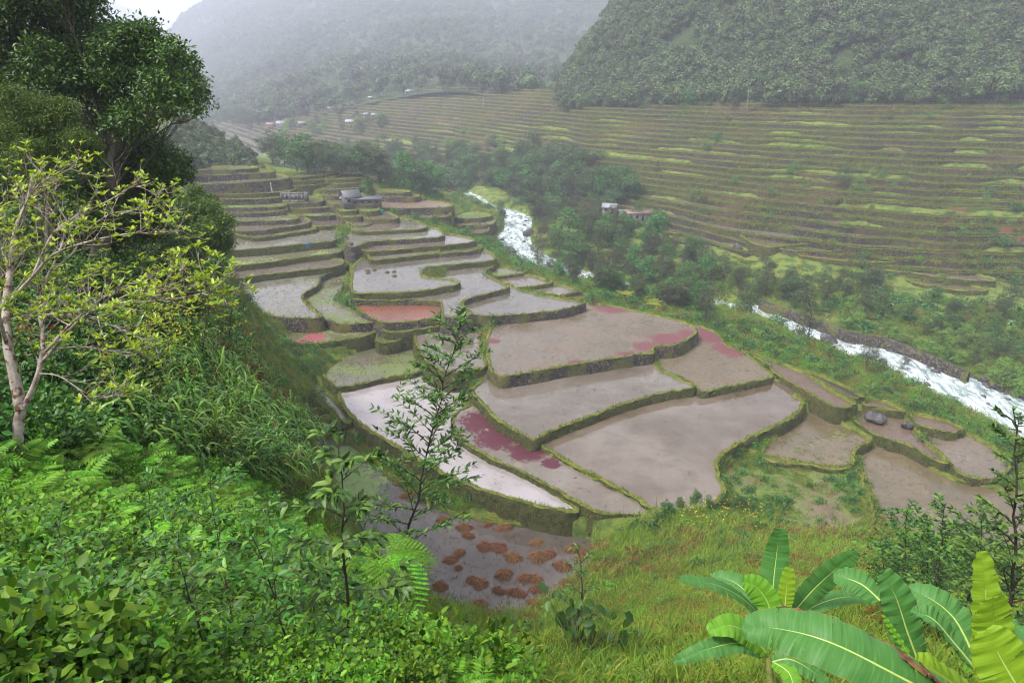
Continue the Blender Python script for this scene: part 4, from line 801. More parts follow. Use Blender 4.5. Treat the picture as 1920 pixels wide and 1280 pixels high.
M['weeds'] = leaf_mat('bank_weeds', [(0.07, 0.15, 0.012), (0.12, 0.22, 0.015), (0.20, 0.27, 0.02), (0.26, 0.26, 0.03), (0.10, 0.20, 0.02)], 0.3, 0.6, 0.2, 0.3)
def bark(name, a, b, sc=6, white=None):
    t = NT(name); p = t.n('TexCoord').outputs['Object']
    c = t.ramp(t.noise(sc, 6, 0.7, p), [(0.35, a), (0.6, b)])
    if white: c = t.mix(t.step(t.noise(white, 4, 0.6, p), 0.54, 0.6), c, (0.12, 0.06, 0.035))
    return t.fin(c, 0.8, t.noise(sc * 3, 5, 0.7, p), 0.6, 0.03)
M['bark'] = bark('bark', (0.05, 0.04, 0.03), (0.13, 0.11, 0.09))
M['bark_dark'] = bark('dark_bark', (0.015, 0.012, 0.01), (0.05, 0.035, 0.028))
M['bark_white'] = bark('white_bark', (0.20, 0.15, 0.12), (0.44, 0.38, 0.34), 5, 7)

def tree_parts(seed, h, spread, nl, nleaf, L, W, mat, lowest=0.35, airy=False, trunk_r=None, barkm='bark', sq=0.75):
    global rng
    keep = rng; rng = np.random.default_rng(seed)
    tr = MB(); lumps = []
    lean = rng.normal(0, 0.05, 2) * h
    topp = np.array([lean[0], lean[1], h * 0.86]); T = curve_pts((0, 0, -0.6), topp, 8, rng.normal(0, .03, 3))
    rb = trunk_r or h * 0.018; tr.tube(T, np.linspace(rb, rb * 0.25, 8), 6)
    for i in range(nl):
        t = rng.uniform(lowest, 1.0) if i else 1.0
        c = T[min(7, int(t * 7))]; a = rng.uniform(0, 6.283); rad = spread * rng.uniform(0.25, 0.8) * (1 - 0.55 * abs(t - 0.6) / 0.4 * (0.6 if not airy else 1))
        e = c + [math.cos(a) * rad, math.sin(a) * rad, h * 0.06 * rng.uniform(0.2, 1.8)]
        if i == 0: e = T[-1] + [0, 0, h * .02]
        r = spread * (rng.uniform(0.28, 0.5) if not airy else rng.uniform(0.18, 0.36))
        lumps.append((*e, r, sq))
        tr.tube(curve_pts(T[max(1, int(t * 7) - 1)], e, 5, (0, 0, -0.06)), np.linspace(rb * 0.4, rb * 0.08, 5), 4)
    cr_ = MB(); lump_leaves(cr_, lumps, nleaf, L, W, clus=4, shell=0.35 if airy else 0.6, spread=0.6, flat=0 if airy else .5)
    rng = keep
    return tr.build('trunk', [M[barkm]], True), cr_.build('crown', [M[mat]])
PROTO = {'dense': [], 'airy': [], 'bush': [], 'fresh': [], 'small': []}
for s in range(5): PROTO['dense'].append(tree_parts(100 + s, 12, 4.6, 16, 2600, 0.42, 0.26, 'leaf_tree', 0.25, trunk_r=.2))
for s in range(4): PROTO['airy'].append(tree_parts(200 + s, 11, 3.6, 26, 2600, 0.34, 0.13, 'leaf_airy', 0.25, True, trunk_r=.13))
for s in range(4): PROTO['bush'].append(tree_parts(300 + s, 3, 2.0, 9, 1500, 0.24, 0.14, 'leaf_bush', 0.1, trunk_r=.05))
for s in range(3): PROTO['fresh'].append(tree_parts(400 + s, 7, 2.6, 14, 2200, 0.32, 0.22, 'leaf_blue', 0.2, trunk_r=.1))
def plant(kind, p, h, label, group, cat='tree', name=None, var=None, wide=1.0):
    wide = wide * 1.15; lst = PROTO[kind]; tm, cm = lst[rng.integers(len(lst)) if var is None else var]
    base = {'dense': 12, 'airy': 11, 'bush': 3, 'fresh': 7}[kind]; s = h / base
    o = empty(name or {'dense': 'broadleaf_tree', 'airy': 'slender_tree', 'bush': 'bush', 'fresh': 'young_tree'}[kind], tuple(p), label, cat, group, rng.uniform(0, 6.28))
    o.scale = (s * wide * rng.uniform(.85, 1.2), s * wide * rng.uniform(.85, 1.2), s)
    link('trunk', tm, o); link('crown', cm, o)
    return o
def inpoly(poly, n, seed):
    r = np.random.default_rng(seed); P = np.array(poly, float); lo, hi = P.min(0), P.max(0); out = []
    while len(out) < n:
        q = r.uniform(lo, hi)
        if inside(P, np.array([q[0]]), np.array([q[1]]))[0]: out.append(q)
    return sorted(out, key=lambda q: q[1])
def zone(poly, n, seed, kinds, hr, label, group, cat='tree', wide=1.0):
    for q in inpoly(poly, n, seed):
        k = kinds[rng.integers(len(kinds))]
        plant(k, place(q[0], q[1], 40), rng.uniform(*hr), label[k] if isinstance(label, dict) else label, group, cat, wide=wide)
zone([(500,305),(520,326),(640,338),(720,352),(800,368),(890,366),(940,372),(960,385),(1040,395),(1080,380),(1180,385),(1190,365),(1100,325),(1000,305),(800,300),(640,292)], 200, 1, ['dense','dense','dense','airy','fresh'], (10, 15),
     {'dense': 'dark round crowned tree in the misty wood beyond the valley paddies', 'airy': 'grey green thin crowned tree in the misty wood beyond the valley paddies', 'fresh': 'paler leafy tree in the misty wood beyond the valley paddies'}, 'trees of the wood beyond the paddies')
zone([(1000,405),(1100,395),(1200,405),(1240,430),(1230,470),(1150,485),(1040,475),(1000,440)], 46, 2, ['airy','airy','dense','fresh'], (7, 12),
     {'dense': 'dark full crowned tree by the stream bend near the white house', 'airy': 'thin grey crowned tree by the stream bend near the white house', 'fresh': 'fresh green tree by the stream bend near the white house'}, 'trees by the stream bend')
zone([(1050,492),(1150,482),(1250,465),(1340,500),(1400,545),(1350,552),(1250,535),(1130,532),(1060,515)], 60, 3, ['airy','airy','airy','fresh'], (5, 8.5),
     {'airy': 'olive grey thin crowned tree in the thicket along the middle of the stream', 'fresh': 'fresh green tree in the thicket along the middle of the stream'}, 'thicket trees along the stream')
zone([(1265,472),(1380,500),(1480,520),(1640,550),(1480,562),(1400,552),(1300,515)], 46, 16, ['bush'], (1.4, 3.4), 'bush in the green hollow between the flood wall and the hillside ponds', 'bushes in the green hollow', 'bush')
zone([(1300,490),(1480,528),(1560,540),(1650,545),(1660,600),(1600,590),(1500,575),(1400,560)], 22, 4, ['airy','dense'], (6, 9), 'grey green tree on the far bank above the flood wall', 'trees above the flood wall')
zone([(1640,560),(1760,560),(1910,620),(1915,700),(1850,700),(1700,640)], 16, 5, ['airy','fresh','dense'], (3.5, 6.5), 'leafy tree on the lush far bank right of the flood wall', 'trees on the lush far bank')
zone([(1000,500),(1060,530),(1130,550),(1240,575),(1310,590),(1310,578),(1215,562),(1130,545),(1060,527),(1012,500)], 34, 14, ['airy','airy','fresh'], (4.5, 7.5),
     {'airy': 'olive grey tree on the near edge of the thicket hiding the stream', 'fresh': 'fresh green tree on the near edge of the thicket hiding the stream'}, 'trees on the near edge of the thicket')
zone([(1090,202),(1900,194),(1900,180),(1090,186)], 34, 17, ['dense','airy','fresh'], (5, 11), 'tree along the ragged lower edge of the hillside forest', 'trees along the forest edge')
zone([(1120,1060),(1200,1010),(1480,1010),(1520,1060),(1350,1120),(1180,1150)], 16, 15, ['bush'], (.7, 1.6), 'low bush on the weedy slope beyond the upright banana plant', 'bushes on the weedy slope', 'bush')
for px, py, k, h, lab in [(940,418,'dense',8,'small dark round tree at the left edge of the white stream bend'),(1008,492,'airy',13,'tall slim dark tree standing alone right of the stream bend'),(1072,505,'fresh',9,'leafy tree with a leaning pale trunk beside the stream bend'),
   (1322,606,'airy',14,'tall airy tree in front of the stream, right of the yellow palms'),(1405,585,'dense',7.5,'dark rounded tree at the upstream end of the flood wall'),(1512,640,'airy',13,'tall grey tree overhanging the rapids in front of the flood wall'),
   (1622,700,'airy',7,'dark bushy tree hanging over the rapids below the middle of the flood wall'),(1692,700,'airy',4.5,'small dark leaning tree beside the lower rapids'),(1880,600,'airy',9,'large grey tree on the lush far bank at the right edge'),
   (372,332,'dense',5,'small lone tree on the edge of the topmost left paddies'),(675,382,'dense',5.5,'round dark tree beside the dark roofed house'),(698,381,'airy',6,'narrow dark tree right of the dark roofed house'),(825,402,'dense',2.6,'round shrub on the green plot beside the stream bend'),
   (740,352,'bush',5,'bright yellow green bush at the wood edge behind the pink paddy'),(1585,345,'dense',7,'dark shrubby tree on the terraced hillside'),(1612,350,'bush',5,'yellow flowering bush on the terraced hillside'),(1000,300,'dense',15,'tall dark tree at the foot of the hazy spur')]:
    plant(k, place(px, py, 30), h, lab, None, 'tree' if k != 'bush' else 'bush')
zone([(430,225),(470,220),(500,228),(500,245),(410,250),(395,240)], 12, 6, ['dense','airy'], (13, 20), 'tall hazy tree left of the far village', 'tall trees beside the far village')
zone([(540,240),(640,225),(760,228),(760,245),(560,255)], 18, 7, ['dense','bush','airy'], (6, 11), 'small hazy tree among the far village houses', 'small trees among the far village')
zone([(470,300),(640,262),(980,262),(990,290),(800,292),(520,310)], 30, 8, ['dense','airy','bush'], (4, 8), 'hazy tree on the terraces above the misty wood', 'trees above the misty wood')
zone([(1480,548),(1900,610),(1912,745),(1830,705),(1650,628),(1500,580)], 70, 9, ['bush'], (1.8, 3.6), 'bright green bush on the far bank of the stream', 'bushes on the far bank', 'bush')
zone([(945,478),(1000,505),(1112,553),(1300,604),(1400,650),(1500,690),(1620,728),(1700,758),(1880,822),(1860,800),(1800,775),(1650,705),(1480,632),(1300,575),(1130,548),(1010,505)], 85, 10, ['bush'], (0.9, 2.4), 'low bush on the near bank between the paddies and the stream', 'bushes on the near bank', 'bush')
zone([(1100,330),(1900,280),(1900,480),(1500,450),(1200,380)], 34, 11, ['bush'], (0.9, 2.0), 'small bush growing on a terrace of the right hillside', 'bushes on the terraced hillside', 'bush')
zone([(1230,440),(1900,540),(1900,562),(1480,545),(1240,470)], 10, 12, ['bush'], (1.5, 3.0), 'bush at the foot of the terraced hillside', 'bushes below the terraced hillside', 'bush')
zone([(1170,196),(1900,190),(1900,182),(1170,188)], 30, 13, ['bush'], (2, 4), 'bush along the top edge of the terraced hillside', 'bushes along the forest edge', 'bush')

# ------------------------------------------------------------------ stuff scattered by geometry nodes from hidden prototypes
def scatter(name, pts, rot, scl, idx, protos, kind='stuff', label=None):
    me = bpy.data.meshes.new(name); n = len(pts); me.vertices.add(n); me.vertices.foreach_set('co', np.asarray(pts, dtype=np.float32).ravel())
    a = me.attributes.new('rot', 'FLOAT_VECTOR', 'POINT'); a.data.foreach_set('vector', np.asarray(rot, dtype=np.float32).ravel())
    a = me.attributes.new('scl', 'FLOAT', 'POINT'); a.data.foreach_set('value', np.asarray(scl, dtype=np.float32))
    a = me.attributes.new('idx', 'INT', 'POINT'); a.data.foreach_set('value', np.asarray(idx, dtype=np.int32))
    o = link(name, me, kind=kind)
    col = bpy.data.collections.new(name + '_kinds')
    for q, pm in enumerate(protos):
        po = bpy.data.objects.new('%s_kind_%02d' % (name, q), pm); col.objects.link(po)
    g = bpy.data.node_groups.new(name + '_scatter', 'GeometryNodeTree')
    g.interface.new_socket('Geometry', in_out='INPUT', socket_type='NodeSocketGeometry'); g.interface.new_socket('Geometry', in_out='OUTPUT', socket_type='NodeSocketGeometry')
    N = g.nodes.new; gi = N('NodeGroupInput'); go = N('NodeGroupOutput'); ip = N('GeometryNodeInstanceOnPoints'); ci = N('GeometryNodeCollectionInfo')
    ci.inputs['Collection'].default_value = col; ci.inputs['Separate Children'].default_value = True; ci.inputs['Reset Children'].default_value = True
    def attr(nm, ty):
        x = N('GeometryNodeInputNamedAttribute'); x.data_type = ty; x.inputs['Name'].default_value = nm; return x.outputs['Attribute']
    ip.inputs['Pick Instance'].default_value = True
    L = g.links.new; L(gi.outputs[0], ip.inputs['Points']); L(ci.outputs[0], ip.inputs['Instance']); L(attr('idx', 'INT'), ip.inputs['Instance Index'])
    er = N('FunctionNodeEulerToRotation'); L(attr('rot', 'FLOAT_VECTOR'), er.inputs[0]); L(er.outputs[0], ip.inputs['Rotation']); L(attr('scl', 'FLOAT'), ip.inputs['Scale'])
    L(ip.outputs[0], go.inputs[0])
    md = o.modifiers.new('scatter', 'NODES'); md.node_group = g
    return o
def blob_tree(seed, h=9, r=3.4, n=520, L=0.8, W=0.65, mat='leaf_forest'):
    global rng
    keep = rng; rng = np.random.default_rng(seed); mb = MB(); lumps = []
    for i in range(7):
        a = rng.uniform(0, 6.28); q = r * rng.uniform(0.1, 0.7) * (i > 0); lumps.append((math.cos(a) * q, math.sin(a) * q, h * rng.uniform(0.5, 0.8) if i else h * 0.82, r * rng.uniform(.38, .6), .8))
    lump_leaves(mb, lumps, n, L, W, clus=3, spread=0.4, flat=.75, shell=.8); mb.tube([(0, 0, -1), (0, 0, h * .8)], [.22, .08], 5, 1); rng = keep
    return mb.build('forest_tree', [M[mat], M['bark']])
FT = [blob_tree(500 + i) for i in range(6)]
def on_grid(G, n, seed, vmax=1.0):
    r = np.random.default_rng(seed); a, b, _ = G.shape
    e1 = np.linalg.norm(np.diff(G, axis=0)[:, :-1], axis=2); e2 = np.linalg.norm(np.diff(G, axis=1)[:-1], axis=2); w = (e1 * e2)
    w[:, int((b - 1) * vmax):] = 0; w = w.ravel() / w.sum(); k = r.choice(len(w), n, p=w); i, j = np.divmod(k, b - 1); f, g = r.random(n)[:, None], r.random(n)[:, None]
    return G[i, j] * (1 - f) * (1 - g) + G[i + 1, j] * f * (1 - g) + G[i, j + 1] * (1 - f) * g + G[i + 1, j + 1] * f * g
def forest(name, G, n, seed, smin, smax, vmax, skip=None):
    r = np.random.default_rng(seed + 5); P = on_grid(G, n, seed, vmax)
    dn = fbm(P[:, 0] / 30, P[:, 1] / 30, seed, 3); P = P[dn > -0.95]; n = len(P)
    rot = np.c_[r.normal(0, .08, (n, 2)), r.uniform(0, 6.28, n)]; s = r.uniform(smin, smax, n) * (1 + 0.25 * fbm(P[:, 0] / 40, P[:, 1] / 40, seed + 3, 2))
    scatter(name, P - [0, 0, 0.5], rot, s, r.integers(0, len(FT), n), FT)
forest('forest', HR, 15000, 21, 0.5, 1.15, 0.72)
forest('ridge_forest', HM, 9000, 22, 1.2, 2.8, 0.7)
forest('mountain_forest', HF, 16000, 23, 0.9, 2.1, 0.66)
forest('side_forest', HL, 1800, 24, 0.4, 0.9, 1.0)

P = np.array([hit(q[0], q[1], 150) for q in inpoly([(320,255),(385,200),(440,215),(425,262),(500,322),(470,330),(360,330),(290,320)], 460, 25)])
scatter('side_bushes', P - [0, 0, .5], np.c_[rng.normal(0, .08, (460, 2)), rng.uniform(0, 6.28, 460)], rng.uniform(.25, .7, 460), rng.integers(0, 6, 460), FT)
# ------------------------------------------------------------------ undergrowth prototypes
def proj(P):
    P = np.asarray(P, float); q = P - [0, 0, CAMZ]; y = q[:, 1] * CP - q[:, 2] * SP; up = q[:, 1] * SP + q[:, 2] * CP
    y = np.maximum(y, 1e-3); return 960 + q[:, 0] / y * F, 640 - up / y * F, y
def ribbon(base, dirh, L, W, seg, rise, droop, mb, m=0):
    """n arching blades: base (n,3), horizontal direction (n,2)"""
    n = len(base); t = np.linspace(0, 1, seg + 1)
    L = np.broadcast_to(L, (n,)); rise = np.broadcast_to(rise, (n,)); droop = np.broadcast_to(droop, (n,))
    hx = L[:, None] * (t * (0.35 + 0.65 * t))[None, :] * (1 - rise[:, None] * 0.6)
    hz = L[:, None] * (rise[:, None] * t[None, :] - droop[:, None] * t[None, :] ** 2.4)
    c = base[:, None, :] + np.stack([dirh[:, 0, None] * hx, dirh[:, 1, None] * hx, hz], -1)
    s = np.stack([-dirh[:, 1], dirh[:, 0], np.zeros(n)], 1); w = W * np.sin(np.clip(0.25 + t * 0.75, 0, 1) * math.pi) ** 0.7 * 0.5; w[-1] = 0.002
    a = c - s[:, None, :] * w[None, :, None]; b = c + s[:, None, :] * w[None, :, None]
    v = np.stack([a, b], 2).reshape(-1, 3); k = seg + 1
    i = np.arange(n)[:, None] * k * 2 + np.arange(seg)[None, :] * 2
    mb.add(v, np.stack([i, i + 1, i + 3, i + 2], -1).reshape(-1, 4), m)
def fern_frond(mb, base, d, L, wid, m=0, np_=13, droop=0.45, detail=0, pw=0.3):
    d = np.array([d[0], d[1], 0.0]) / (math.hypot(d[0], d[1]) + 1e-9); t = np.linspace(0, 1, np_ + 1)
    C = np.array(base)[None, :] + d[None, :] * (L * t * (0.75))[:, None] + np.array([0, 0, 1.0])[None, :] * (L * (0.75 * t - droop * 1.6 * t ** 2))[:, None]
    mb.tube(C[::3] if np_ > 8 else C, np.linspace(0.012, 0.003, len(C[::3] if np_ > 8 else C)) * L, 3, m)
    s = np.cross(d, [0, 0, 1]); T = unit(np.gradient(C, axis=0))
    for sg in (-1, 1):
        w = wid * np.sin((0.12 + 0.88 * t) * math.pi) ** 0.6 * 0.5 * L
        P = C[1:-1]; D = unit(s * sg + T[1:-1] * 0.45 + [0, 0, -0.12]); v, f = leaf_geo(P, D, np.tile([0, 0, 1.0], (len(P), 1)), w[1:-1], pw * L / np_ * 3.2, detail, 0.12); mb.add(v, f, m)
def with_seed(seed, fn):
    global rng
    k = rng; rng = np.random.default_rng(seed); r = fn(); rng = k; return r
def mk_fern():
    mb = MB(); n = rng.integers(6, 10)
    for i in range(n):
        a = i / n * 6.283 + rng.normal(0, .25); fern_frond(mb, (0, 0, 0), (math.cos(a), math.sin(a)), rng.uniform(.7, 1.15), 0.42, 0, 14, rng.uniform(.3, .5))
    return mb.build('fern', [M['leaf_fern']])
def mk_herb(mat='leaf_herb', n=330, L=0.055, W=0.03, h=0.35):
    mb = MB(); lump_leaves(mb, [(0, 0, h * .35, .42, h / .42 * .7), (.2, .1, h * .5, .26, .8), (-.15, .2, h * .3, .3, .8)], n, L, W, clus=4, shell=.3, spread=.7, up=1.2, droop=.1, detail=1 if L < .09 else 0)
    return mb.build('herb', [M[mat]])
def mk_tuft(mat='weeds', n=44, L=0.55, W=0.022, seg=3, rise=(.5, 1.0), droop=(.1, .6), rad=.22):
    mb = MB(); a = rng.uniform(0, 6.283, n); b = np.c_[rng.normal(0, rad, (n, 2)), np.full(n, -.04)]
    ribbon(b, np.c_[np.cos(a), np.sin(a)], L * rng.uniform(.5, 1.2, n), W, seg, rng.uniform(*rise, n), rng.uniform(*droop, n), mb)
    return mb.build('tuft', [M[mat]])
def mk_cane():
    mb = MB(); n = 46; a = rng.normal(-0.6, 1.1, n); b = np.c_[rng.normal(0, .35, (n, 2)), rng.uniform(-.1, .55, n)]
    ribbon(b, np.c_[np.cos(a), np.sin(a)], rng.uniform(.8, 1.7, n), 0.06, 7, rng.uniform(.75, 1.05, n), rng.uniform(.6, 1.2, n), mb)
    return mb.build('cane', [M['cane']])
FERN = [with_seed(600 + i, mk_fern) for i in range(3)]
HERB = [with_seed(610 + i, mk_herb) for i in range(4)]
HERBD = [with_seed(620 + i, lambda: mk_herb('leaf_fg', 120, 0.13, 0.07, 0.5)) for i in range(3)]
TUFT = [with_seed(630 + i, lambda: mk_tuft()) for i in range(4)]
TUFTB = [with_seed(640 + i, lambda: mk_tuft('straw', 40, .5, .022)) for i in range(2)]
CANE = [with_seed(650 + i, mk_cane) for i in range(4)]
RUST = [with_seed(660 + i, lambda: mk_herb('rust', 60, 0.20, 0.07, 0.6)) for i in range(2)]
FRESH = [with_seed(670 + i, lambda: mk_herb('leaf_blue', 150, 0.15, 0.10, 0.6)) for i in range(3)]
def in_frame(px, py, mx=160, my=140): return (px > -mx) & (px < 1920 + mx) & (py > -my) & (py < 1280 + my)
def ground_pts(n, r0, r1, seed, poly=None, powr=1.0, az_=48):
    r = np.random.default_rng(seed); rad = r0 * (r1 / r0) ** (r.random(n) ** powr); a = np.radians(r.uniform(-az_, az_, n))
    x, y = np.sin(a) * rad, np.cos(a) * rad; z = gh(x, y); P = np.c_[x, y, z]; px, py, d = proj(P); ok = in_frame(px, py)
    if poly is not None:
        ok &= inside(np.array(poly, float), px, py)
    P = P[ok]; ok = np.ones(len(P), bool)
    for (nm, zz, *_), L in zip(PAD, LOOPS):
        if nm in ('grassplot',): continue
        lo, hi = L.min(0) - 1, L.max(0) + 1; m = np.where((P[:, 0] > lo[0]) & (P[:, 0] < hi[0]) & (P[:, 1] > lo[1]) & (P[:, 1] < hi[1]))[0]
        if len(m): ok[m[inside(L, P[m, 0], P[m, 1])]] = False
    for a0 in range(0, len(P), 20000):
        k = np.arange(a0, min(len(P), a0 + 20000)); D = np.hypot(P[k, 0][:, None] - RCd[None, :, 0], P[k, 1][:, None] - RCd[None, :, 1]) - RHW[None, :]
        ok[k] &= D.min(1) > 0.6
    return P[ok]
def scat(name, P, protos, s0, s1, seed, tilt=.12, grow=None):
    r = np.random.default_rng(seed); n = len(P); s = r.uniform(s0, s1, n)
    if grow is not None: s = s * grow(P)
    scatter(name, P, np.c_[r.normal(0, tilt, (n, 2)), r.uniform(0, 6.28, n)], s, r.integers(0, len(protos), n), protos)
LEFT = [(-200,560),(100,560),(250,420),(345,440),(430,540),(480,600),(550,650),(600,780),(600,900),(570,960),(620,1060),(740,1110),(830,1180),(900,1240),(900,1450),(-200,1450)]
NEARL = [(-200,840),(100,830),(250,850),(420,900),(560,940),(640,1040),(740,1110),(830,1180),(900,1230),(940,1450),(-200,1450)]
P = ground_pts(9000, 3.6, 24, 31, NEARL); r_ = np.random.default_rng(1).random(len(P)); fz = fbm(P[:, 0] / 3, P[:, 1] / 3, 61, 3)
fern = r_ < np.clip(0.38 + fz * 0.45, 0.06, .8)
scat('fern_cover', P[fern], FERN, .5, 1.05, 32, .3, lambda Q: np.clip(np.hypot(Q[:, 0], Q[:, 1]) / 9, .45, 1.0))
scat('herb_cover', P[~fern], HERB, .55, 1.1, 33, .3, lambda Q: np.clip(1 + fbm(Q[:, 0] * 1.1, Q[:, 1] * 1.1, 65, 3) * .9, .35, 2.0))
CANER = [(-150,640),(120,640),(240,560),(300,470),(345,450),(430,545),(550,655),(600,790),(560,900),(470,900),(330,860),(220,840),(-150,860)]
P = ground_pts(16000, 12, 62, 34, CANER, .8); r_ = np.random.default_rng(2).random(len(P)); fz = fbm(P[:, 0] / 4, P[:, 1] / 4, 62, 3); px, py, d = proj(P)
canem = (r_ < np.clip(.42 + fz, .05, .85)) & (px > 180); rust = (~canem) & (np.random.default_rng(3).random(len(P)) < np.clip((px - 300) / 400, 0.03, .6)); oth = ~(canem | rust)
scat('cane_grass', P[canem], CANE, .7, 1.25, 35, .25)
scat('rusty_weeds', P[rust], RUST, .8, 1.6, 36, .3)
scat('slope_shrubs', P[oth], FRESH + HERBD, .6, 1.2, 37, .3)
MID = [(560,880),(640,1060),(900,1150),(1110,1010),(1300,950),(1500,1000),(1640,1000),(2100,1050),(2100,1450),(800,1450),(560,1000)]
P = ground_pts(30000, 12, 100, 38, MID, .7); px, py, d = proj(P); r_ = np.random.default_rng(4).random(len(P)); fz = fbm(P[:, 0] / 5, P[:, 1] / 5, 63, 3)
brown = (fz > .1) & (d > 26) & (r_ < .55); herb = (~brown) & (r_ > .8 + fz * .3); tu = ~(brown | herb)
gr = lambda Q: np.clip(np.hypot(Q[:, 0], Q[:, 1]) / 45, .8, 1.9)
scat('hillside_grass', P[tu], TUFT, 1.0, 2.3, 39, .15, gr); scat('dry_grass', P[brown], TUFTB + RUST[:1], .7, 1.3, 40, .2, gr); scat('hillside_herbs', P[herb], HERB + HERB + FRESH[:1] + FERN[:1], .7, 1.4, 41, .2, gr)
P = ground_pts(42000, 80, 330, 42, [(-100,560),(440,560),(380,380),(340,300),(980,380),(1100,470),(1250,505),(1400,537),(1600,548),(1960,578),(2100,620),(2100,1050),(1640,1010),(1300,960),(1110,1010),(900,1000),(560,900)], 1.1)
px, py, d = proj(P); r_ = np.random.default_rng(5).random(len(P)); fz = fbm(P[:, 0] / 9, P[:, 1] / 9, 64, 3)
gr = lambda Q: np.clip(np.hypot(Q[:, 0], Q[:, 1]) / 60, 1.2, 3.2)
h2 = (r_ < np.clip(.35 + fz * .5, .05, .8)); b2 = (~h2) & (r_ > .82)
scat('bank_grass', P[~(h2 | b2)], TUFT, .6, 1.3, 43, .15, gr); scat('bank_herbs', P[h2], HERB + FRESH[:1], .7, 1.4, 44, .15, gr); scat('bank_dry_grass', P[b2], TUFTB + RUST[:1], .5, 1.0, 45, .15, gr)
# tufts growing in the fallow plot, the marsh, the grassy plots and along the wet ones
def plot_pts(nm, n, seed, lo_=-9, sc=6):
    i = [q[0] for q in PAD].index(nm); L = LOOPS[i]; z = PAD[i][1]; r = np.random.default_rng(seed); P = r.uniform(L.min(0), L.max(0), (n, 2)); P = P[inside(L, P[:, 0], P[:, 1])]
    P = P[fbm(P[:, 0] / sc, P[:, 1] / sc, seed, 3) > lo_]; return np.c_[P, np.full(len(P), z - .02)]
scat('fallow_grass', np.vstack([plot_pts('grassplot', 3200, 71, -.15, 7), plot_pts('p15b', 200, 72), plot_pts('v2', 150, 73), plot_pts('hs', 100, 74), plot_pts('pg', 240, 75, .35, 5)]), TUFT + TUFTB[:1], .6, 1.2, 46, .15)
# thin standing stubble
def stubble(name, P, h, w):
    v, f = blades(P, h, w, .35); link(name, mesh_np(name, v, f, [M['grass']]), kind='stuff')
stubble('rice_stubble', np.repeat(plot_pts('marsh', 2600, 81, -.5, 5), 5, 0) + np.c_[rng.normal(0, .10, (len(np.repeat(plot_pts('marsh', 2600, 81, -.5, 5), 5, 0)), 2)), np.zeros(len(np.repeat(plot_pts('marsh', 2600, 81, -.5, 5), 5, 0)))], .32, .035)
SP_ = np.vstack([plot_pts('p10', 900, 82, -.1, 6), plot_pts('p11', 1600, 83, -.2, 5), plot_pts('l2', 500, 84, -.2), plot_pts('l1', 300, 85, -.2), plot_pts('p6', 800, 86, -.1), plot_pts('p8', 500, 87, 0), plot_pts('p14', 120, 88, .3), plot_pts('p3', 160, 89, .45, 9), plot_pts('p2', 160, 90, .3), plot_pts('q7', 500, 91, .1, 6), plot_pts('p4', 90, 92, .2)])
SP_ = np.repeat(SP_, 4, 0); SP_[:, :2] += rng.normal(0, .15, (len(SP_), 2)); stubble('water_weeds', SP_, .30, .05)

# ------------------------------------------------------------------ straw heaps in the marsh
def mk_heap():
    mb = MB(); n = 420; a = rng.uniform(0, 6.283, n); q = rng.random(n) ** .6
    P = np.c_[np.cos(a) * q * .75, np.sin(a) * q * .55, (1 - q ** 2) * .5 + rng.normal(0, .03, n)]; b = a + rng.normal(0, 1.0, n)
    ribbon(P, np.c_[np.cos(b), np.sin(b)], rng.uniform(.4, 1.0, n), .06, 3, rng.uniform(.2, .8, n), rng.uniform(.5, 1.1, n), mb)
    return mb.build('straw_heap', [M['straw']])
HEAP = [with_seed(700 + i, mk_heap) for i in range(4)]
for (x, y, s) in [(1405-460,1010-20,1.1),(1290-360,1040-15,1.1),(1005,1018,1.0),(908,1025,1.15),(940,1032,.7),(962,1045,1.2),(1010,1045,1.3),(1030,1040,.9),(1075,1030,1.2),(1095,1035,.9),(1088,1048,.8),(1055,1062,1.1),(1100,1070,.9),(945,1078,1.1),(985,1085,1.0),(1003,1085,.9),(1010,1105,1.1),(885,1088,.9),(862,1037,.9),(870,990,1.0),(878,1005,.8),(900,1095,1.2),(935,1108,1.0),(968,1112,1.2),(1000,1128,.9),(900,1135,1.1),(915,1155,1.2),(845,1050,.9),(825,1100,1.0),(830,975,.9),(765,930,1.0),(650,870,1.0),(712,870,1.0),(640,950,1.1),(680,935,.9),(1085,1082,.9),(915,985,.7),(860,1065,.7),(745,905,.8),(1062,1092,.8),(1115,1025,.8)]:
    p = bp(x, y, 4.0); o = link('straw_heap', HEAP[rng.integers(4)], label='soggy brown heap of rice straw lying in the marshy plot', cat='straw heap', group='straw heaps in the marshy plot', loc=tuple(p - [0, 0, .05]))
    s *= 1.05; o.scale = (s * rng.uniform(.8, 1.3), s * rng.uniform(.7, 1.1), s * rng.uniform(.7, 1.1)); o.rotation_euler = (0, 0, rng.uniform(-.5, .5))
t = NT('mound'); M['mound'] = t.fin((0.05, .05, .03), .8)
for x, y in [(690,508),(690,512),(702,507),(726,511),(739,510),(740,518)]:
    mb = MB(); mb.tube([(0,0,-.2),(0,0,.1),(0,0,.35),(0,0,.42)], [.75,.6,.35,.05], 9); o = link('mud_mound', mb.build('mud_mound', [M['mound']], True), label='small dark mud mound in the grey paddy behind the orange one', cat='mud mound', group='mud mounds in the grey paddy', loc=tuple(bp(x, y, 15.6)))

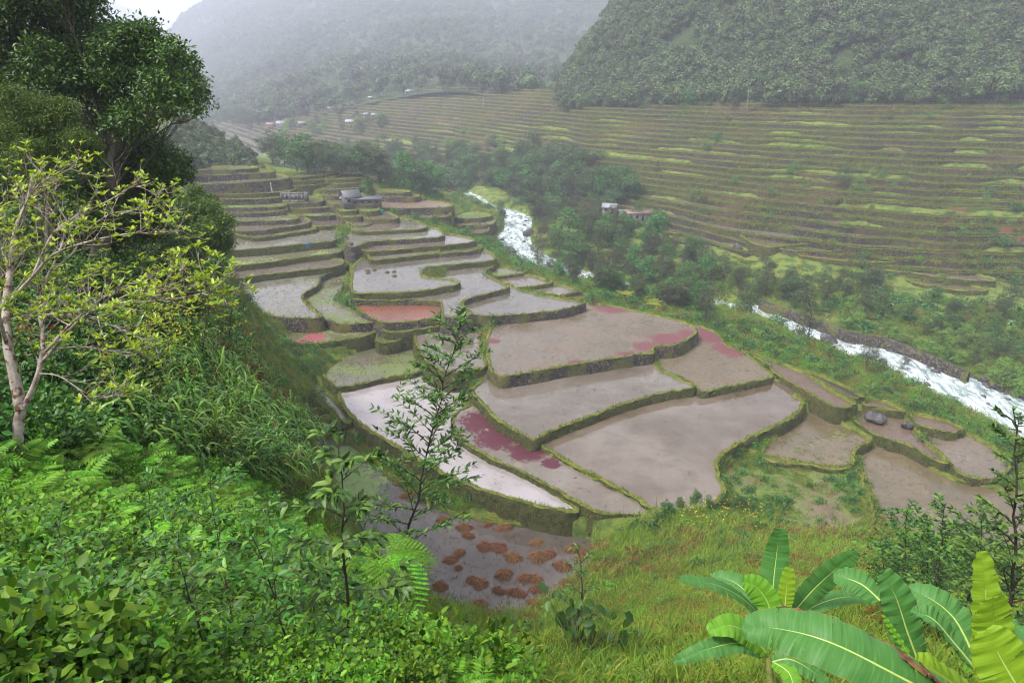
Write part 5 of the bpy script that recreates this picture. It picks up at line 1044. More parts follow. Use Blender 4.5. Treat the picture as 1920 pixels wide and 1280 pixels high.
# ------------------------------------------------------------------ saplings and shrubs near the viewer, leaf by leaf
def sapling(name, base, tip, nbr, brl, leafL, leafW, mat, label, cat, group=None, start=.25, bendy=.05, per=7, detail=1, droop=.25, stem_r=.02, updir=.6, seed=1, twig=True, both=False, barkm='bark_dark', lean=None, trail=.55):
    def go():
        b = np.array(base, float); t = np.array(tip, float); ln = np.linalg.norm(t - b)
        S = curve_pts((0, 0, 0), t - b, 14, rng.normal(0, bendy * .5, 3)); o = empty(name, tuple(b), label, cat, group)
        mb = MB(); mb.tube(S, np.linspace(stem_r, stem_r * .25, 14), 6); lv = MB(); Ps, Ds, Ls = [], [], []
        def leaf_row(C, n, side_spread=1.0, tipn=3):
            T = unit(np.gradient(C, axis=0)); m = len(C)
            for k in range(n):
                f = trail * 0 + .18 + .82 * k / max(1, n - 1); i = min(m - 1, int(f * (m - 1))); sd = 1 if k % 2 else -1
                s = unit(np.cross(T[i], [0, 0, 1.0]) + rng.normal(0, .25, 3)); Ps.append(C[i]); Ds.append(unit(s * sd * side_spread + T[i] * .8 + [0, 0, .1])); Ls.append(leafL * rng.uniform(.75, 1.15))
            for k in range(tipn): Ps.append(C[-1]); Ds.append(unit(T[-1] + rng.normal(0, .45, 3))); Ls.append(leafL * rng.uniform(.6, .95))
        for i in range(nbr):
            f = start + (1 - start) * (i + rng.random() * .6) / nbr; f = min(f, .98); k = int(f * 13); c = S[k] * (1 - (f * 13 - k)) + S[min(13, k + 1)] * (f * 13 - k)
            a = i * 2.4 + rng.normal(0, .4); L = brl * (1.1 - .75 * f) * rng.uniform(.7, 1.2); d = unit(np.array([math.cos(a), math.sin(a), updir * rng.uniform(.6, 1.3)]))
            e = c + d * L; C = curve_pts(c, e, 8, (0, 0, rng.uniform(-.03, .10))); mb.tube(C, np.linspace(stem_r * .42, stem_r * .1, 8), 4)
            nl = max(4, int(per * L / brl * 1.3)); leaf_row(C, nl)
            if twig:
                for q in range(rng.integers(2, 4)):
                    kk = rng.integers(3, 7); a2 = a + rng.normal(0, .9); e2 = C[kk] + unit(np.array([math.cos(a2), math.sin(a2), updir * .7])) * L * rng.uniform(.3, .55)
                    C2 = curve_pts(C[kk], e2, 5, (0, 0, .05)); mb.tube(C2, np.linspace(stem_r * .2, stem_r * .07, 5), 3); leaf_row(C2, max(3, int(nl * .5)))
        leaf_row(S[9:], 7, 1, 4)
        P, D, Lh = np.array(Ps), np.array(Ds), np.array(Ls); Nn = unit(np.tile([0, 0, 1.0], (len(P), 1)) + rng.normal(0, .35, (len(P), 3)))
        v, f = leaf_geo(P, D, Nn, Lh, Lh * leafW / leafL, detail, droop); lv.add(v, f)
        link('stem', mb.build('stem', [M[barkm]], True), o); link('foliage', lv.build('foliage', [M[mat]]), o)
        return o
    return with_seed(seed, go)
sapling('sapling', bd(655,1290,5.6), bd(635,832,5.6), 20, .5, .125, .052, 'leaf_dark', 'slim sapling with dark drooping leaves left of the straw filled marsh', 'sapling', droop=.45, start=.12, stem_r=.016, per=7, seed=11, updir=.5)
sapling('sapling', bd(742,1110,16), bd(862,605,16), 46, 1.65, .20, .06, 'leaf_dark', 'tall airy sapling standing in front of the pale mirror paddies', 'sapling', droop=.15, start=.15, stem_r=.035, per=24, seed=12, updir=.75)
sapling('sapling', bd(1075,1215,24), bd(1085,1030,24), 10, 1.0, .2, .06, 'leaf_dark', 'thin young tree behind the clump of big taro leaves', 'sapling', stem_r=.05, per=7, seed=13)
sapling('young_tree', bd(1885,1230,13), bd(1900,770,13), 32, 1.0, .15, .065, 'leaf_dark', 'dark leaved young tree at the right edge of the view', 'tree', droop=.2, start=.1, stem_r=.04, per=18, seed=14, updir=.7)
sapling('young_tree', bd(1850,1220,15), bd(1840,960,15), 26, 1.2, .15, .065, 'leaf_dark', 'shorter dark leaved young tree just left of the one at the right edge', 'tree', droop=.2, start=.1, stem_r=.03, per=18, seed=15)
k = 0
for x0, y0, x1, y1, d in [(1700,1180,1700,960,24),(1760,1200,1770,950,22),(1665,1150,1650,1010,27),(1800,1190,1830,1000,20),(1730,1170,1745,985,25),(1690,1120,1690,1035,30)]:
    k += 1; sapling('shrub', bd(x0,y0,d), bd(x1,y1,d), 26, 1.7, .2, .09, 'leaf_feather' if k % 3 == 0 else 'leaf_dark', 'airy small leaved shrub behind the right hand banana plants', 'shrub', 'shrubs behind the banana plants', start=.05, stem_r=.03, per=18, seed=20 + k, detail=0, updir=.6)
k = 0
for x0, y0, x1, y1, d, lf, nb in [(480,1330,395,895,6.2,'leaf_fg',22),(215,1300,105,985,6.0,'leaf_fg',20),(300,1330,275,900,7.2,'leaf_fg',20),(560,1330,470,1000,5.4,'leaf_fg',18),(60,1340,20,1080,5.0,'leaf_fg',16),(420,1340,330,1040,5.0,'leaf_fg',16),
       (660,1330,560,1030,7.5,'leaf_dark',18),(150,1350,190,1130,4.6,'leaf_fg',14),(350,1100,300,940,10,'leaf_fg',16),(510,1120,500,930,11,'leaf_fg',14),(700,1300,720,1090,9,'leaf_dark',14),(600,1200,610,1060,10,'leaf_fg',14)]:
    k += 1; sapling('shrub', bd(x0,y0,d), bd(x1,y1,d), nb, .8, .095, .040, lf, 'glossy leaved shrub among the ferns in the lower left corner', 'shrub', 'glossy shrubs in the lower left', start=.12, stem_r=.012, per=10, seed=40 + k, updir=.45, droop=.2)
for x0, y0, x1, y1, d, s in [(400,900,405,800,19,60),(300,870,260,760,17,61),(260,900,310,690,18,62),(200,870,180,740,16,63),(360,820,350,700,22,64),(430,650,440,560,40,65),(330,560,330,470,45,66),(470,880,520,830,21,67)]:
    sapling('shrub', bd(x0,y0,d), bd(x1,y1,d), 20, 1.3, .17, .10, 'leaf_blue' if s % 2 else 'leaf_bush', 'rounded leafy shrub on the overgrown left slope', 'shrub', 'shrubs on the left slope', start=.05, stem_r=.03, per=9, seed=s, detail=0, updir=.5)
# bright tree fern
def tree_fern(base, top, nf, L, label, seed, group=None):
    def go():
        b = np.array(base); o = empty('tree_fern', tuple(b), label, 'tree fern', group); t = np.array(top) - b; mb = MB(); mb.tube(curve_pts((0, 0, 0), t, 6, (0.03, 0, 0)), np.linspace(.06, .05, 6), 7)
        link('trunk', mb.build('trunk', [M['bark_dark']], True), o)
        for i in range(nf):
            a = i / nf * 6.283 + rng.normal(0, .2); fm = MB(); Lf = L * rng.uniform(.8, 1.15); d = np.array([math.cos(a), math.sin(a)]); tt = np.linspace(0, 1, 15)
            C = t[None, :] + np.c_[d[0] * Lf * .85 * tt, d[1] * Lf * .85 * tt, Lf * (.5 * tt - .75 * tt ** 2)]; fm.tube(C, np.linspace(.012, .004, 15), 4, 0); T = unit(np.gradient(C, axis=0)); s = np.array([-d[1], d[0], 0])
            for q in range(2, 15):
                for sg in (-1, 1):
                    pl = Lf * .34 * math.sin(min(1, .2 + .8 * q / 14) * math.pi) ** .7 + .03; D = unit(s * sg + T[q] * .55); n = 12; u_ = np.linspace(.08, 1, n)[:, None]; CC = C[q] + D * pl * u_ + np.array([0, 0, -1.0]) * pl * .18 * u_ ** 2
                    pp = np.cross(D, [0, 0, 1.0]); w = pl * .17 * np.sin((.25 + .75 * u_[:, 0]) * math.pi) ** .5 + .004
                    for s2 in (-1, 1):
                        v, f = leaf_geo(CC, np.tile(pp * s2 + D * .35, (n, 1)), np.tile([0, 0, 1.0], (n, 1)), w, pl / n * 1.15, 0, .1); fm.add(v, f)
            link('frond', fm.build('frond', [M['leaf_fern']]), o)
        return o
    return with_seed(seed, go)
tree_fern(bd(705,1150,13), bd(712,1045,13), 9, 1.45, 'bright green tree fern beside the straw filled marsh', 80)
tree_fern(bd(150,960,11.5), bd(120,915,11.5), 8, .85, 'bright fern with arching fronds below the white trunked tree', 81)
tree_fern(bd(860,1330,9), bd(880,1275,9), 7, .8, 'fern at the bottom edge left of the taro clump', 82)

# weeds spilling over the hillside terraces
def hill_pts(n, seed, thr, zlo=6, zhi=53, ulo=420, uhi=2150, fx=60.0, fz=9.0):
    r = np.random.default_rng(seed); uu = r.uniform(ulo, uhi, n); zz = r.uniform(zlo, zhi, n); out = []
    keep = fbm(uu / fx, zz / fz, seed, 3) > thr; uu, zz = uu[keep], zz[keep]; P = np.zeros((len(uu), 3))
    o = np.argsort(uu); uu, zz = uu[o], zz[o]
    for i in range(0, len(uu)): P[i] = hill_pt(uu[i:i+1], zz[i])[0]
    P[:, 2] = levels[np.clip(((zz - levels[0]) / STEP).astype(int), 0, len(levels) - 1)] - .1; return P
scat('terrace_weeds', hill_pts(7000, 91, .25), TUFT + HERB[:2], 1.6, 3.4, 92, .2)
scat('terrace_shrubs', hill_pts(2600, 93, .5), HERB[:2] + FRESH + RUST[:1], 1.8, 3.6, 94, .2)

# weeds rooted on the banks and rims of the paddies
Q, S_ = [], []
for (nm, z, poly, sty, face, bw, lab), L in zip(PAD, LOOPS):
    dist = np.linalg.norm(L.mean(0)); n = len(L)
    if dist > 230: continue
    T = np.roll(L, -1, 0) - np.roll(L, 1, 0); T /= np.linalg.norm(T, axis=1)[:, None] + 1e-9; N = np.stack([T[:, 1], -T[:, 0]], 1); per = 2.6 if face == 'bank' else .9
    m = int(n * np.linalg.norm(np.roll(L, -1, 0) - L, axis=1).mean() * per); ix = rng.integers(0, n, m); fall = rng.random(m) < (.62 if face == 'bank' else .25)
    dz = np.where(fall, -rng.random(m) * 2.6, .12); off = np.where(fall, bw * .5 + .12 - dz * .13, rng.uniform(-bw * .4, bw * .5, m))
    P = np.c_[L[ix] + N[ix] * off[:, None] + rng.normal(0, .06, (m, 2)), z + dz]; P = P[fbm(P[:, 0] / 4, P[:, 1] / 4, 66, 3) > -.35]
    Q.append(P); S_.append(np.full(len(P), 1.0 if dist < 130 else 1.25))
P = np.vstack(Q); r = np.random.default_rng(95); n = len(P)
scatter('bank_weeds', P, np.c_[r.normal(0, .35, (n, 2)), r.uniform(0, 6.28, n)], np.concatenate(S_) * r.uniform(.3, .8, n) * np.clip(1 + fbm(P[:, 0] / 2, P[:, 1] / 2, 67, 2) * .6, .5, 1.8), r.choice([0, 0, 0, 1, 1, 2, 2, 3, 3, 4, 5, 6], n), TUFT + TUFTB[:1] + HERB[:2])

scat('marsh_straw', plot_pts('marsh', 1500, 96, .0, 3), TUFTB, .3, .75, 97, .5)
P = ground_pts(26000, 55, 135, 98, [(450,560),(560,610),(640,690),(650,800),(640,905),(560,930),(540,900),(600,790),(550,660),(430,545)], 1.0); r_ = np.random.default_rng(6).random(len(P))
scat('slope_foot_grass', P[r_ < .6], TUFT, 1.2, 2.4, 99, .2); scat('slope_foot_weeds', P[r_ >= .6], TUFTB + RUST + HERB + FRESH[:1], .8, 1.7, 100, .2)

P = np.vstack([plot_pts(q, m, 110 + i, th, 5) for i, (q, m, th) in enumerate([('p2', 420, .25), ('p3', 620, .35), ('p4', 260, .2), ('p5', 420, .35), ('big', 700, .2), ('pr', 380, .1), ('p7', 200, .2), ('p6', 320, 0), ('p8', 160, 0), ('p10', 300, .1), ('p11', 300, -.1), ('p13', 260, .1), ('p14', 240, .3), ('p15', 60, 0), ('p16', 90, 0), ('p17', 120, .1), ('l2', 200, 0), ('l3', 200, .1), ('behind big', 160, .3), ('pg', 300, -.1), ('q7', 500, 0), ('q4', 220, 0), ('q1', 200, .1), ('q6', 160, 0), ('orange' if False else 'p12', 40, .3)])])
scat('paddy_tufts', P, TUFT + TUFTB, .18, .5, 130, .3)

P = ground_pts(9000, 60, 300, 140, [(-400,-200),(150,-200),(150,420),(-400,420)], 1.0, 62)[:900]; n = len(P); r = np.random.default_rng(141)
scatter('left_hill_wood', P - [0, 0, .4], np.c_[r.normal(0, .08, (n, 2)), r.uniform(0, 6.28, n)], r.uniform(.3, .65, n), r.integers(0, 6, n), FT)
# ------------------------------------------------------------------ big trees on the left slope
def big_tree(name, lumps, d, dj, mat, nleaf, L, W, label, seed, foot, trunk_r=.25, shell=.5, group=None, dens_clus=6):
    def go():
        C = np.array([[*bd(px, py, d + rng.normal(0, dj)), r * d / F] for px, py, r in lumps])
        f = bd(foot[0], foot[1], d); base = npt(f[0], f[1]); o = empty(name, tuple(base), label, 'tree', group); C[:, :3] -= base
        ctr = C[:, :3].mean(0); mb = MB(); T = curve_pts((0, 0, -.5), ctr * [1, 1, .75], 9, rng.normal(0, .04, 3)); mb.tube(T, np.linspace(trunk_r, trunk_r * .55, 9), 8)
        for c in C:
            k = rng.integers(4, 9); q = curve_pts(T[k], c[:3], 9, (0, 0, rng.uniform(-.12, .02))); mb.tube(q, np.linspace(trunk_r * .13, trunk_r * .04, 9), 5)
            for _ in range(5):
                e = c[:3] + rdir(1)[0] * c[3] * .85; mb.tube(curve_pts(q[6], e, 6, (0, 0, -.08)), np.linspace(trunk_r * .06, trunk_r * .02, 6), 4)
        link('trunk', mb.build('trunk', [M['bark']], True), o)
        lv = MB(); sub = []
        for c in C:
            sub.append((*c[:3], c[3] * .8, .8))
            for _ in range(7): e = c[:3] + rdir(1)[0] * [1, 1, .75] * c[3] * .8; sub.append((*e, c[3] * rng.uniform(.28, .45), .7))
        lump_leaves(lv, sub, nleaf, L, W, clus=dens_clus, shell=shell, spread=.8, droop=.2, up=.8)
        link('crown', lv.build('crown', [M[mat]]), o); return o
    return with_seed(seed, go)
big_tree('broadleaf_tree', [(225,95,55),(290,110,50),(335,150,48),(362,188,34),(250,165,55),(180,120,65),(120,60,75),(60,30,75),(165,25,45),(215,65,40),(20,90,75),(90,130,70),(150,180,55),(200,205,45),(300,175,42),(275,75,34),(325,110,30),(332,212,16),(368,208,15),(290,208,26),(262,222,32),(236,232,38),(-40,60,90),(-60,150,90),(30,-30,80),(110,-20,60),(235,130,60),(310,195,30)], 30, 1.4, 'leaf_dark', 60000, .22, .10, 'large dark leafy tree whose limb reaches out over the valley at the upper left', 801, (120,420), .42)
big_tree('broadleaf_tree', [(215,255,50),(280,300,50),(318,318,38),(250,335,60),(180,320,70),(305,350,38),(110,330,70),(270,395,50),(200,400,65),(290,265,24),(120,400,70),(40,350,70),(340,335,18),(230,455,50),(140,470,60),(285,440,35)], 34, 1.5, 'leaf_dark', 52000, .20, .10, 'very dark dense tree below the reaching limb, behind the yellow leaved tree', 802, (200,520), .35)
big_tree('feathery_tree', [(60,215,50),(115,235,45),(30,250,55),(150,262,32),(90,280,50),(20,185,35),(165,290,28),(110,205,30),(-30,240,60),(50,295,45)], 25, .9, 'leaf_feather', 30000, .13, .035, 'lighter feathery tree at the left edge above the yellow leaved tree', 803, (75,500), .16, .4, None, 10)
big_tree('round_tree', [(372,392,34),(400,428,32),(352,385,28),(375,450,38),(418,448,20),(345,430,42),(405,470,26),(380,490,26),(395,395,22),(335,400,30),(365,365,16)], 55, 1.2, 'leaf_feather', 24000, .26, .10, 'mid green round tree on the slope edge left of the paddies', 804, (375,535), .2)
big_tree('round_tree', [(395,510,20),(375,530,24),(350,510,24),(410,495,14),(385,555,14)], 50, .8, 'leaf_dark', 8000, .22, .10, 'dark low tree under the round tree at the slope edge', 805, (378,570), .12)
for i, (x, y, r, d) in enumerate([(40,470,70,26),(120,520,70,25),(215,520,65,26),(290,500,50,30),(60,600,70,21),(170,610,65,21),(270,600,55,25),(40,700,55,17),(150,700,50,18),(330,470,40,38),(-40,520,80,24),(-50,640,80,19),(250,690,35,20),(340,560,40,33),(90,420,60,32)]):
    big_tree('dark_bush', [(x,y,r),(x+r*.7,y+r*.3,r*.6),(x-r*.6,y+r*.35,r*.65),(x,y+r*.8,r*.7)], d, .6, 'leaf_dark' if i % 3 else 'leaf_tree', 5200, .15, .08, 'dark bush in the shade behind the white trunked tree', 820 + i, (x, y + r), .06, .5, 'dark bushes behind the white trunked tree')
def white_tree():
    D = 12.0; base = bd(32, 900, D); base[2] = min(base[2], float(gh(base[0], base[1]))) - .1; o = empty('white_barked_tree', tuple(base), 'white barked tree with forked trunk and sparse yellow green leaves', 'tree')
    PR = [([(32,900,12),(34,800,12),(40,768,12)], .10, .075), ([(40,768,12),(26,700,12),(14,640,12),(12,570,12.2),(20,500,12.4),(30,430,12.5),(52,375,12.6),(62,325,12.6)], .10, .02),
          ([(14,650,12),(0,600,11.6),(-12,540,11.3),(0,450,11.2),(-20,360,11)], .06, .015), ([(42,770,12),(65,720,12),(76,680,12),(80,630,12.3),(74,575,12.6),(88,520,12.9),(140,470,13.3),(152,430,13.5)], .085, .018),
          ([(76,682,12),(108,645,11.8),(150,600,11.4),(200,572,11),(270,566,10.8),(345,558,10.6),(405,545,10.5),(432,556,10.5)], .055, .008), ([(80,665,12),(130,610,12.3),(190,560,12.6),(250,530,12.8),(320,505,13),(385,492,13.2)], .045, .008),
          ([(13,570,12.1),(60,520,12),(100,478,11.8),(160,455,11.6),(230,440,11.5),(290,436,11.3),(345,432,11.2)], .05, .008), ([(60,520,12),(98,440,12.2),(140,408,12.4),(200,378,12.8),(255,350,13),(300,372,13)], .04, .008),
          ([(30,430,12.5),(60,362,12.2),(100,330,12),(150,312,11.8)], .03, .008), ([(20,500,12.3),(-20,420,12.6),(-30,330,12.8)], .04, .01), ([(98,655,11.9),(150,650,11.6),(215,658,11.3),(272,668,11.2)], .022, .006),
          ([(70,700,12),(110,705,11.7),(165,738,11.5),(212,742,11.4),(240,715,11.3)], .02, .005), ([(150,600,11.4),(210,610,11.2),(275,640,11.1),(300,650,11)], .018, .005), ([(88,520,12.9),(120,440,13.2),(90,380,13.4),(75,310,13.5)], .035, .008),
          ([(152,440,13.5),(210,400,13.8),(270,400,14),(330,400,14)], .025, .006), ([(200,572,11),(260,545,10.8),(330,540,10.6),(395,530,10.4)], .02, .006), ([(130,610,12.3),(100,585,12.6),(150,540,13),(180,500,13.2)], .025, .007), ([(12,600,12),(60,590,11.5),(120,590,11.1),(190,600,10.9)], .02, .006)]
    mb = MB(); Ps, Ds = [], []
    for pts, r0, r1 in PR:
        W = densify(np.array([bd(*q) for q in pts]) - base, 6 * len(pts)); n = len(W); mb.tube(W, np.linspace(r0, r1, n) * (1 if r0 > .09 else .62), 8 if r0 > .04 else 5)
        if r0 > .095 and r1 > .05: continue
        L = np.linalg.norm(np.diff(W, axis=0), axis=1).sum(); T = unit(np.gradient(W, axis=0))
        for q in range(int(L * 8.5)):
            f = .22 + .78 * rng.random(); i = int(f * (n - 1)); side = unit(rng.normal(size=3) * [1, 1, .5]); d = unit(T[i] * .8 + side * .9 + [0, 0, .35]); l = rng.uniform(.3, .85) * (1.15 - .5 * f)
            C = curve_pts(W[i], W[i] + d * l, 6, (0, 0, -.06)); mb.tube(C, np.linspace(.010, .004, 6), 4); ends = [(C[-1], d)]
            for s in range(rng.integers(1, 4)):
                k = rng.integers(2, 5); d2 = unit(d + rng.normal(0, .6, 3) + [0, 0, .3]); e = C[k] + d2 * l * rng.uniform(.3, .6); mb.tube([C[k], (C[k] + e) / 2 + [0, 0, -.01], e], [.006, .005, .003], 3); ends.append((e, d2))
            for e, dd in ends:
                if rng.random() < .12: continue
                m = rng.integers(4, 7); a = rng.uniform(0, 6.28, m); Ps.append(np.repeat(e[None], m, 0)); Ds.append(unit(np.c_[np.cos(a), np.sin(a), rng.uniform(.25, 1.1, m)] + dd * .35))
        Ps.append(np.repeat(W[-1][None], 5, 0)); a = rng.uniform(0, 6.28, 5); Ds.append(np.c_[np.cos(a), np.sin(a), np.full(5, .8)])
    P, Dv = np.concatenate(Ps), np.concatenate(Ds); L = rng.uniform(.08, .145, len(P)); v, f = leaf_geo(P, Dv, np.tile([0, 0, 1.0], (len(P), 1)) + rng.normal(0, .3, (len(P), 3)), L, L * .36, 1, .22); lv = MB(); lv.add(v, f)
    link('trunk', mb.build('trunk', [M['bark_white']], True), o); link('crown', lv.build('crown', [M['leaf_yellow']]), o)
with_seed(850, white_tree)
for i, (x, y, d) in enumerate([(330,640,20),(380,560,28),(300,600,22),(400,600,26)]):
    sapling('shrub', bd(x - 20, y + 60, d), bd(x, y - 60, d), 18, 1.3, .13, .045, 'leaf_yellow', 'yellow green leaved shrub near the tips of the white barked tree', 'shrub', 'yellow green shrubs on the left slope', start=.2, stem_r=.02, per=5, seed=860 + i, detail=0)

# ------------------------------------------------------------------ banana plants
def banana_mat(name, a, b, c, tr=.4):
    t = NT(name); uv = t.n('UVMap').outputs[0]; sx = t.n('SeparateXYZ'); t.set(sx.inputs[0], uv)
    mp = t.n('Mapping'); t.set(mp.inputs[0], uv); mp.inputs['Scale'].default_value = (90, 1.2, 1)
    st = t.noise(1.0, 3, .6, mp); mp2 = t.n('Mapping'); t.set(mp2.inputs[0], uv); mp2.inputs['Scale'].default_value = (7, 2.5, 1)
    col = t.mix(t.noise(1.0, 4, .6, mp2), a, b); col = t.mix(t.math('MULTIPLY', t.step(st, .45, .7), .5), col, c)
    e = t.math('ADD', t.math('ABSOLUTE', t.math('SUBTRACT', sx.outputs[1], .5)), t.math('MULTIPLY', t.math('SUBTRACT', t.noise(14, 3, .6, uv), .5), .05)); col = t.mix(t.step(e, .488, .5), col, (.25, .18, .04))
    return t.fin(t.mix(t.step(t.noise(9, 5, .7, uv), .68, .72), col, (.16, .09, .03)), .5, st, .35, .01, .3, None, tr)
M['banana'] = banana_mat('banana_leaf', (.05, .17, .035), (.085, .24, .045), (.14, .32, .08), .3)
M['banana_bright'] = banana_mat('young_banana_leaf', (.22, .38, .02), (.30, .48, .025), (.38, .55, .05), .5)
M['banana_mid'] = banana_mat('fresh_banana_leaf', (.12, .33, .02), (.18, .42, .03), (.26, .5, .06), .4)
t = NT('banana_rib'); M['rib'] = t.fin((.38, .48, .12), .4, spec=.4)
t = NT('banana_stem'); M['bstem'] = t.fin(t.ramp(t.noise(6, 4, .6, t.n('TexCoord').outputs['Object']), [(.35, (.10, .16, .03)), (.6, (.22, .22, .07)), (.75, (.10, .05, .02))]), .5)
t = NT('banana_dead'); M['bdead'] = t.fin(t.ramp(t.noise(9, 5, .6, t.pos()), [(.35, (.03, .015, .01)), (.55, (.16, .07, .03)), (.7, (.10, .15, .03))]), .7)
def banana_leaf(ctl, width, nrm, tears=6, fold=.25, curl=0.0, prof=None, blunt=.5):
    """ctl: 3D midrib points; nrm: rough normal of the blade"""
    C = densify(np.asarray(ctl, float), 61); T = unit(np.gradient(C, axis=0)); nrm = np.asarray(nrm, float); S = unit(np.cross(T, nrm)); U = np.cross(S, T); tt = np.linspace(0, 1, 61)
    wp = width * .5 * np.clip(np.sin(np.clip(.06 + .94 * tt, 0, 1) * math.pi) ** blunt, .02, 1) * (1 - .12 * tt)
    vs, uvs, fs, n0 = [], [], [], 0
    for sg in (-1, 1):
        cuts = sorted(set([0, 60] + [int(x) for x in rng.integers(5, 57, tears)]))
        for a, b in zip(cuts[:-1], cuts[1:]):
            m = b - a + 1; kk = np.arange(a, b + 1); ac = np.linspace(0, 1, 6); dr = rng.uniform(-.03, .06) * width
            g = np.zeros((m, 6, 3)); gapa = rng.uniform(.0, .04); q = (kk - a) / max(1, b - a)
            rip = np.sin(kk * .9 + rng.uniform(0, 6)) * .012 + np.sin(kk * 2.3) * .006
            for j, s in enumerate(ac):
                shift = (gapa * (1 - 2 * q)) * s ** 2 * .25 if m > 2 else np.zeros(m)
                g[:, j] = C[kk] + S[kk] * (sg * wp[kk] * s)[:, None] + U[kk] * (fold * wp[kk] * s * (1 - 1.3 * s) + curl * wp[kk] * s ** 2 + rip * s + dr * s ** 2)[:, None] + T[kk] * (shift * np.linalg.norm(C[-1] - C[0]) * .5 + sg * 0 + .18 * wp[kk] * s)[:, None]
            idx = np.arange(m * 6).reshape(m, 6) + n0; f = np.stack([idx[:-1, :-1], idx[1:, :-1], idx[1:, 1:], idx[:-1, 1:]], -1).reshape(-1, 4)
            if sg > 0: f = f[:, ::-1]
            vs.append(g.reshape(-1, 3)); uvs.append(np.stack([np.repeat(tt[kk], 6), .5 + sg * .5 * np.tile(ac, m)], -1)); fs.append(f); n0 += m * 6
    rb = MB(); rb.tube(C[:59] - U[:59] * .006, np.linspace(.018, .004, 59) * (width / .5) ** .3, 6)
    v = np.concatenate(vs + rb.v); uv = np.concatenate(uvs + [np.zeros((rb.n, 2)) + .3]); F4 = np.concatenate(fs + [rb.f4[0] + n0]); mi = [0] * sum(len(f) for f in fs) + [1] * len(rb.f4[0])
    return v, F4, mi, uv
def banana(base_px, label, leaves, stem, seed, group=None):
    def go():
        base = bd(*base_px); o = empty('banana_plant', tuple(base), label, 'banana plant', group)
        mb = MB(); W = densify(np.array([bd(*q) for q in stem]) - base, 12); mb.tube(W, np.linspace(.11, .05, 12), 10); link('stem', mb.build('stem', [M['bstem']], True), o)
        for ctl, w, nrm, mat, kw in leaves:
            P = np.array([bd(*q) for q in ctl]) - base; v, f, mi, uv = banana_leaf(P, w, nrm, **kw); link('leaf', mesh_np('leaf', v, f, [M[mat], M['rib']], True, mi, uv), o)
        return o
    with_seed(seed, go)
CAM = (0, -.75, .66)     # roughly towards the viewer
banana((1478,1330,14), 'banana plant with an upright dark leaf and a small pale one beside it', [
  ([(1452,1150,14),(1450,1100,14.1),(1456,1040,14.2),(1462,990,14.1)], .62, CAM, 'banana', dict(tears=3, fold=.15, blunt=.42)),
  ([(1472,1140,13.6),(1474,1110,13.6),(1480,1062,13.6)], .36, CAM, 'banana_bright', dict(tears=0, fold=.1, blunt=.35)),
  ([(1490,1145,14),(1525,1105,14),(1565,1068,13.8),(1605,1035,13.6)], .60, (.3,-.7,.66), 'banana', dict(tears=7, fold=.2)),
  ([(1432,1158,14),(1390,1120,13.6),(1340,1095,13.2),(1270,1084,12.9)], .42, (0,-.2,1), 'banana', dict(tears=9, fold=.3)),
  ([(1440,1162,14),(1410,1120,14.3),(1375,1090,14.6),(1335,1080,14.8)], .55, (-.2,-.4,.9), 'banana', dict(tears=8, fold=.25)),
  ([(1444,1162,13.6),(1440,1130,13.6),(1418,1100,13.6),(1392,1088,13.6)], .55, (-.35,-.7,.6), 'banana_mid', dict(tears=2, fold=.3)),
  ([(1500,1152,14),(1540,1130,14.3),(1590,1118,14.6),(1632,1126,14.8)], .40, (0,-.3,.95), 'banana', dict(tears=6, fold=.3))],
  [(1478,1330,14),(1470,1240,14),(1465,1150,14)], 901)
banana((1860,1500,6), 'banana plant whose huge leaf lies across the bottom right corner', [
  ([(1830,1345,5.6),(1700,1275,5.5),(1560,1205,5.6),(1460,1178,5.9),(1388,1176,6.1)], .50, (.15,-.55,.8), 'banana', dict(tears=10, fold=.35, blunt=.5)),
  ([(1840,1350,5.6),(1720,1245,5.6),(1600,1180,5.9),(1520,1150,6.2),(1455,1136,6.4)], .16, (.2,.2,1), 'bdead', dict(tears=12, fold=.9)),
  ([(1722,1240,7.4),(1700,1180,7.4),(1680,1120,7.4),(1652,1068,7.4)], .44, CAM, 'banana', dict(tears=4, fold=.2)),
  ([(1820,1215,7.6),(1790,1160,7.7),(1750,1125,7.8),(1700,1102,8)], .42, (-.2,-.45,.85), 'banana', dict(tears=8, fold=.25)),
  ([(1835,1260,7),(1790,1205,7),(1750,1160,7),(1708,1142,7.1)], .34, (.5,-.3,.7), 'banana', dict(tears=12, fold=-.6)),
  ([(1650,1125,8),(1620,1098,8.1),(1592,1085,8.2),(1562,1080,8.3)], .36, (0,-.5,.85), 'banana', dict(tears=4, fold=.25)),
  ([(1715,1245,6.6),(1690,1205,6.6),(1670,1175,6.6),(1655,1152,6.6)], .07, CAM, 'banana_mid', dict(tears=0, fold=.9)),
  ([(1850,1330,6),(1800,1290,5.9),(1750,1255,5.8),(1715,1235,5.8)], .30, (-.5,-.2,.8), 'banana_bright', dict(tears=3, fold=.4))],
  [(1860,1500,6),(1855,1400,6),(1850,1340,6)], 902)
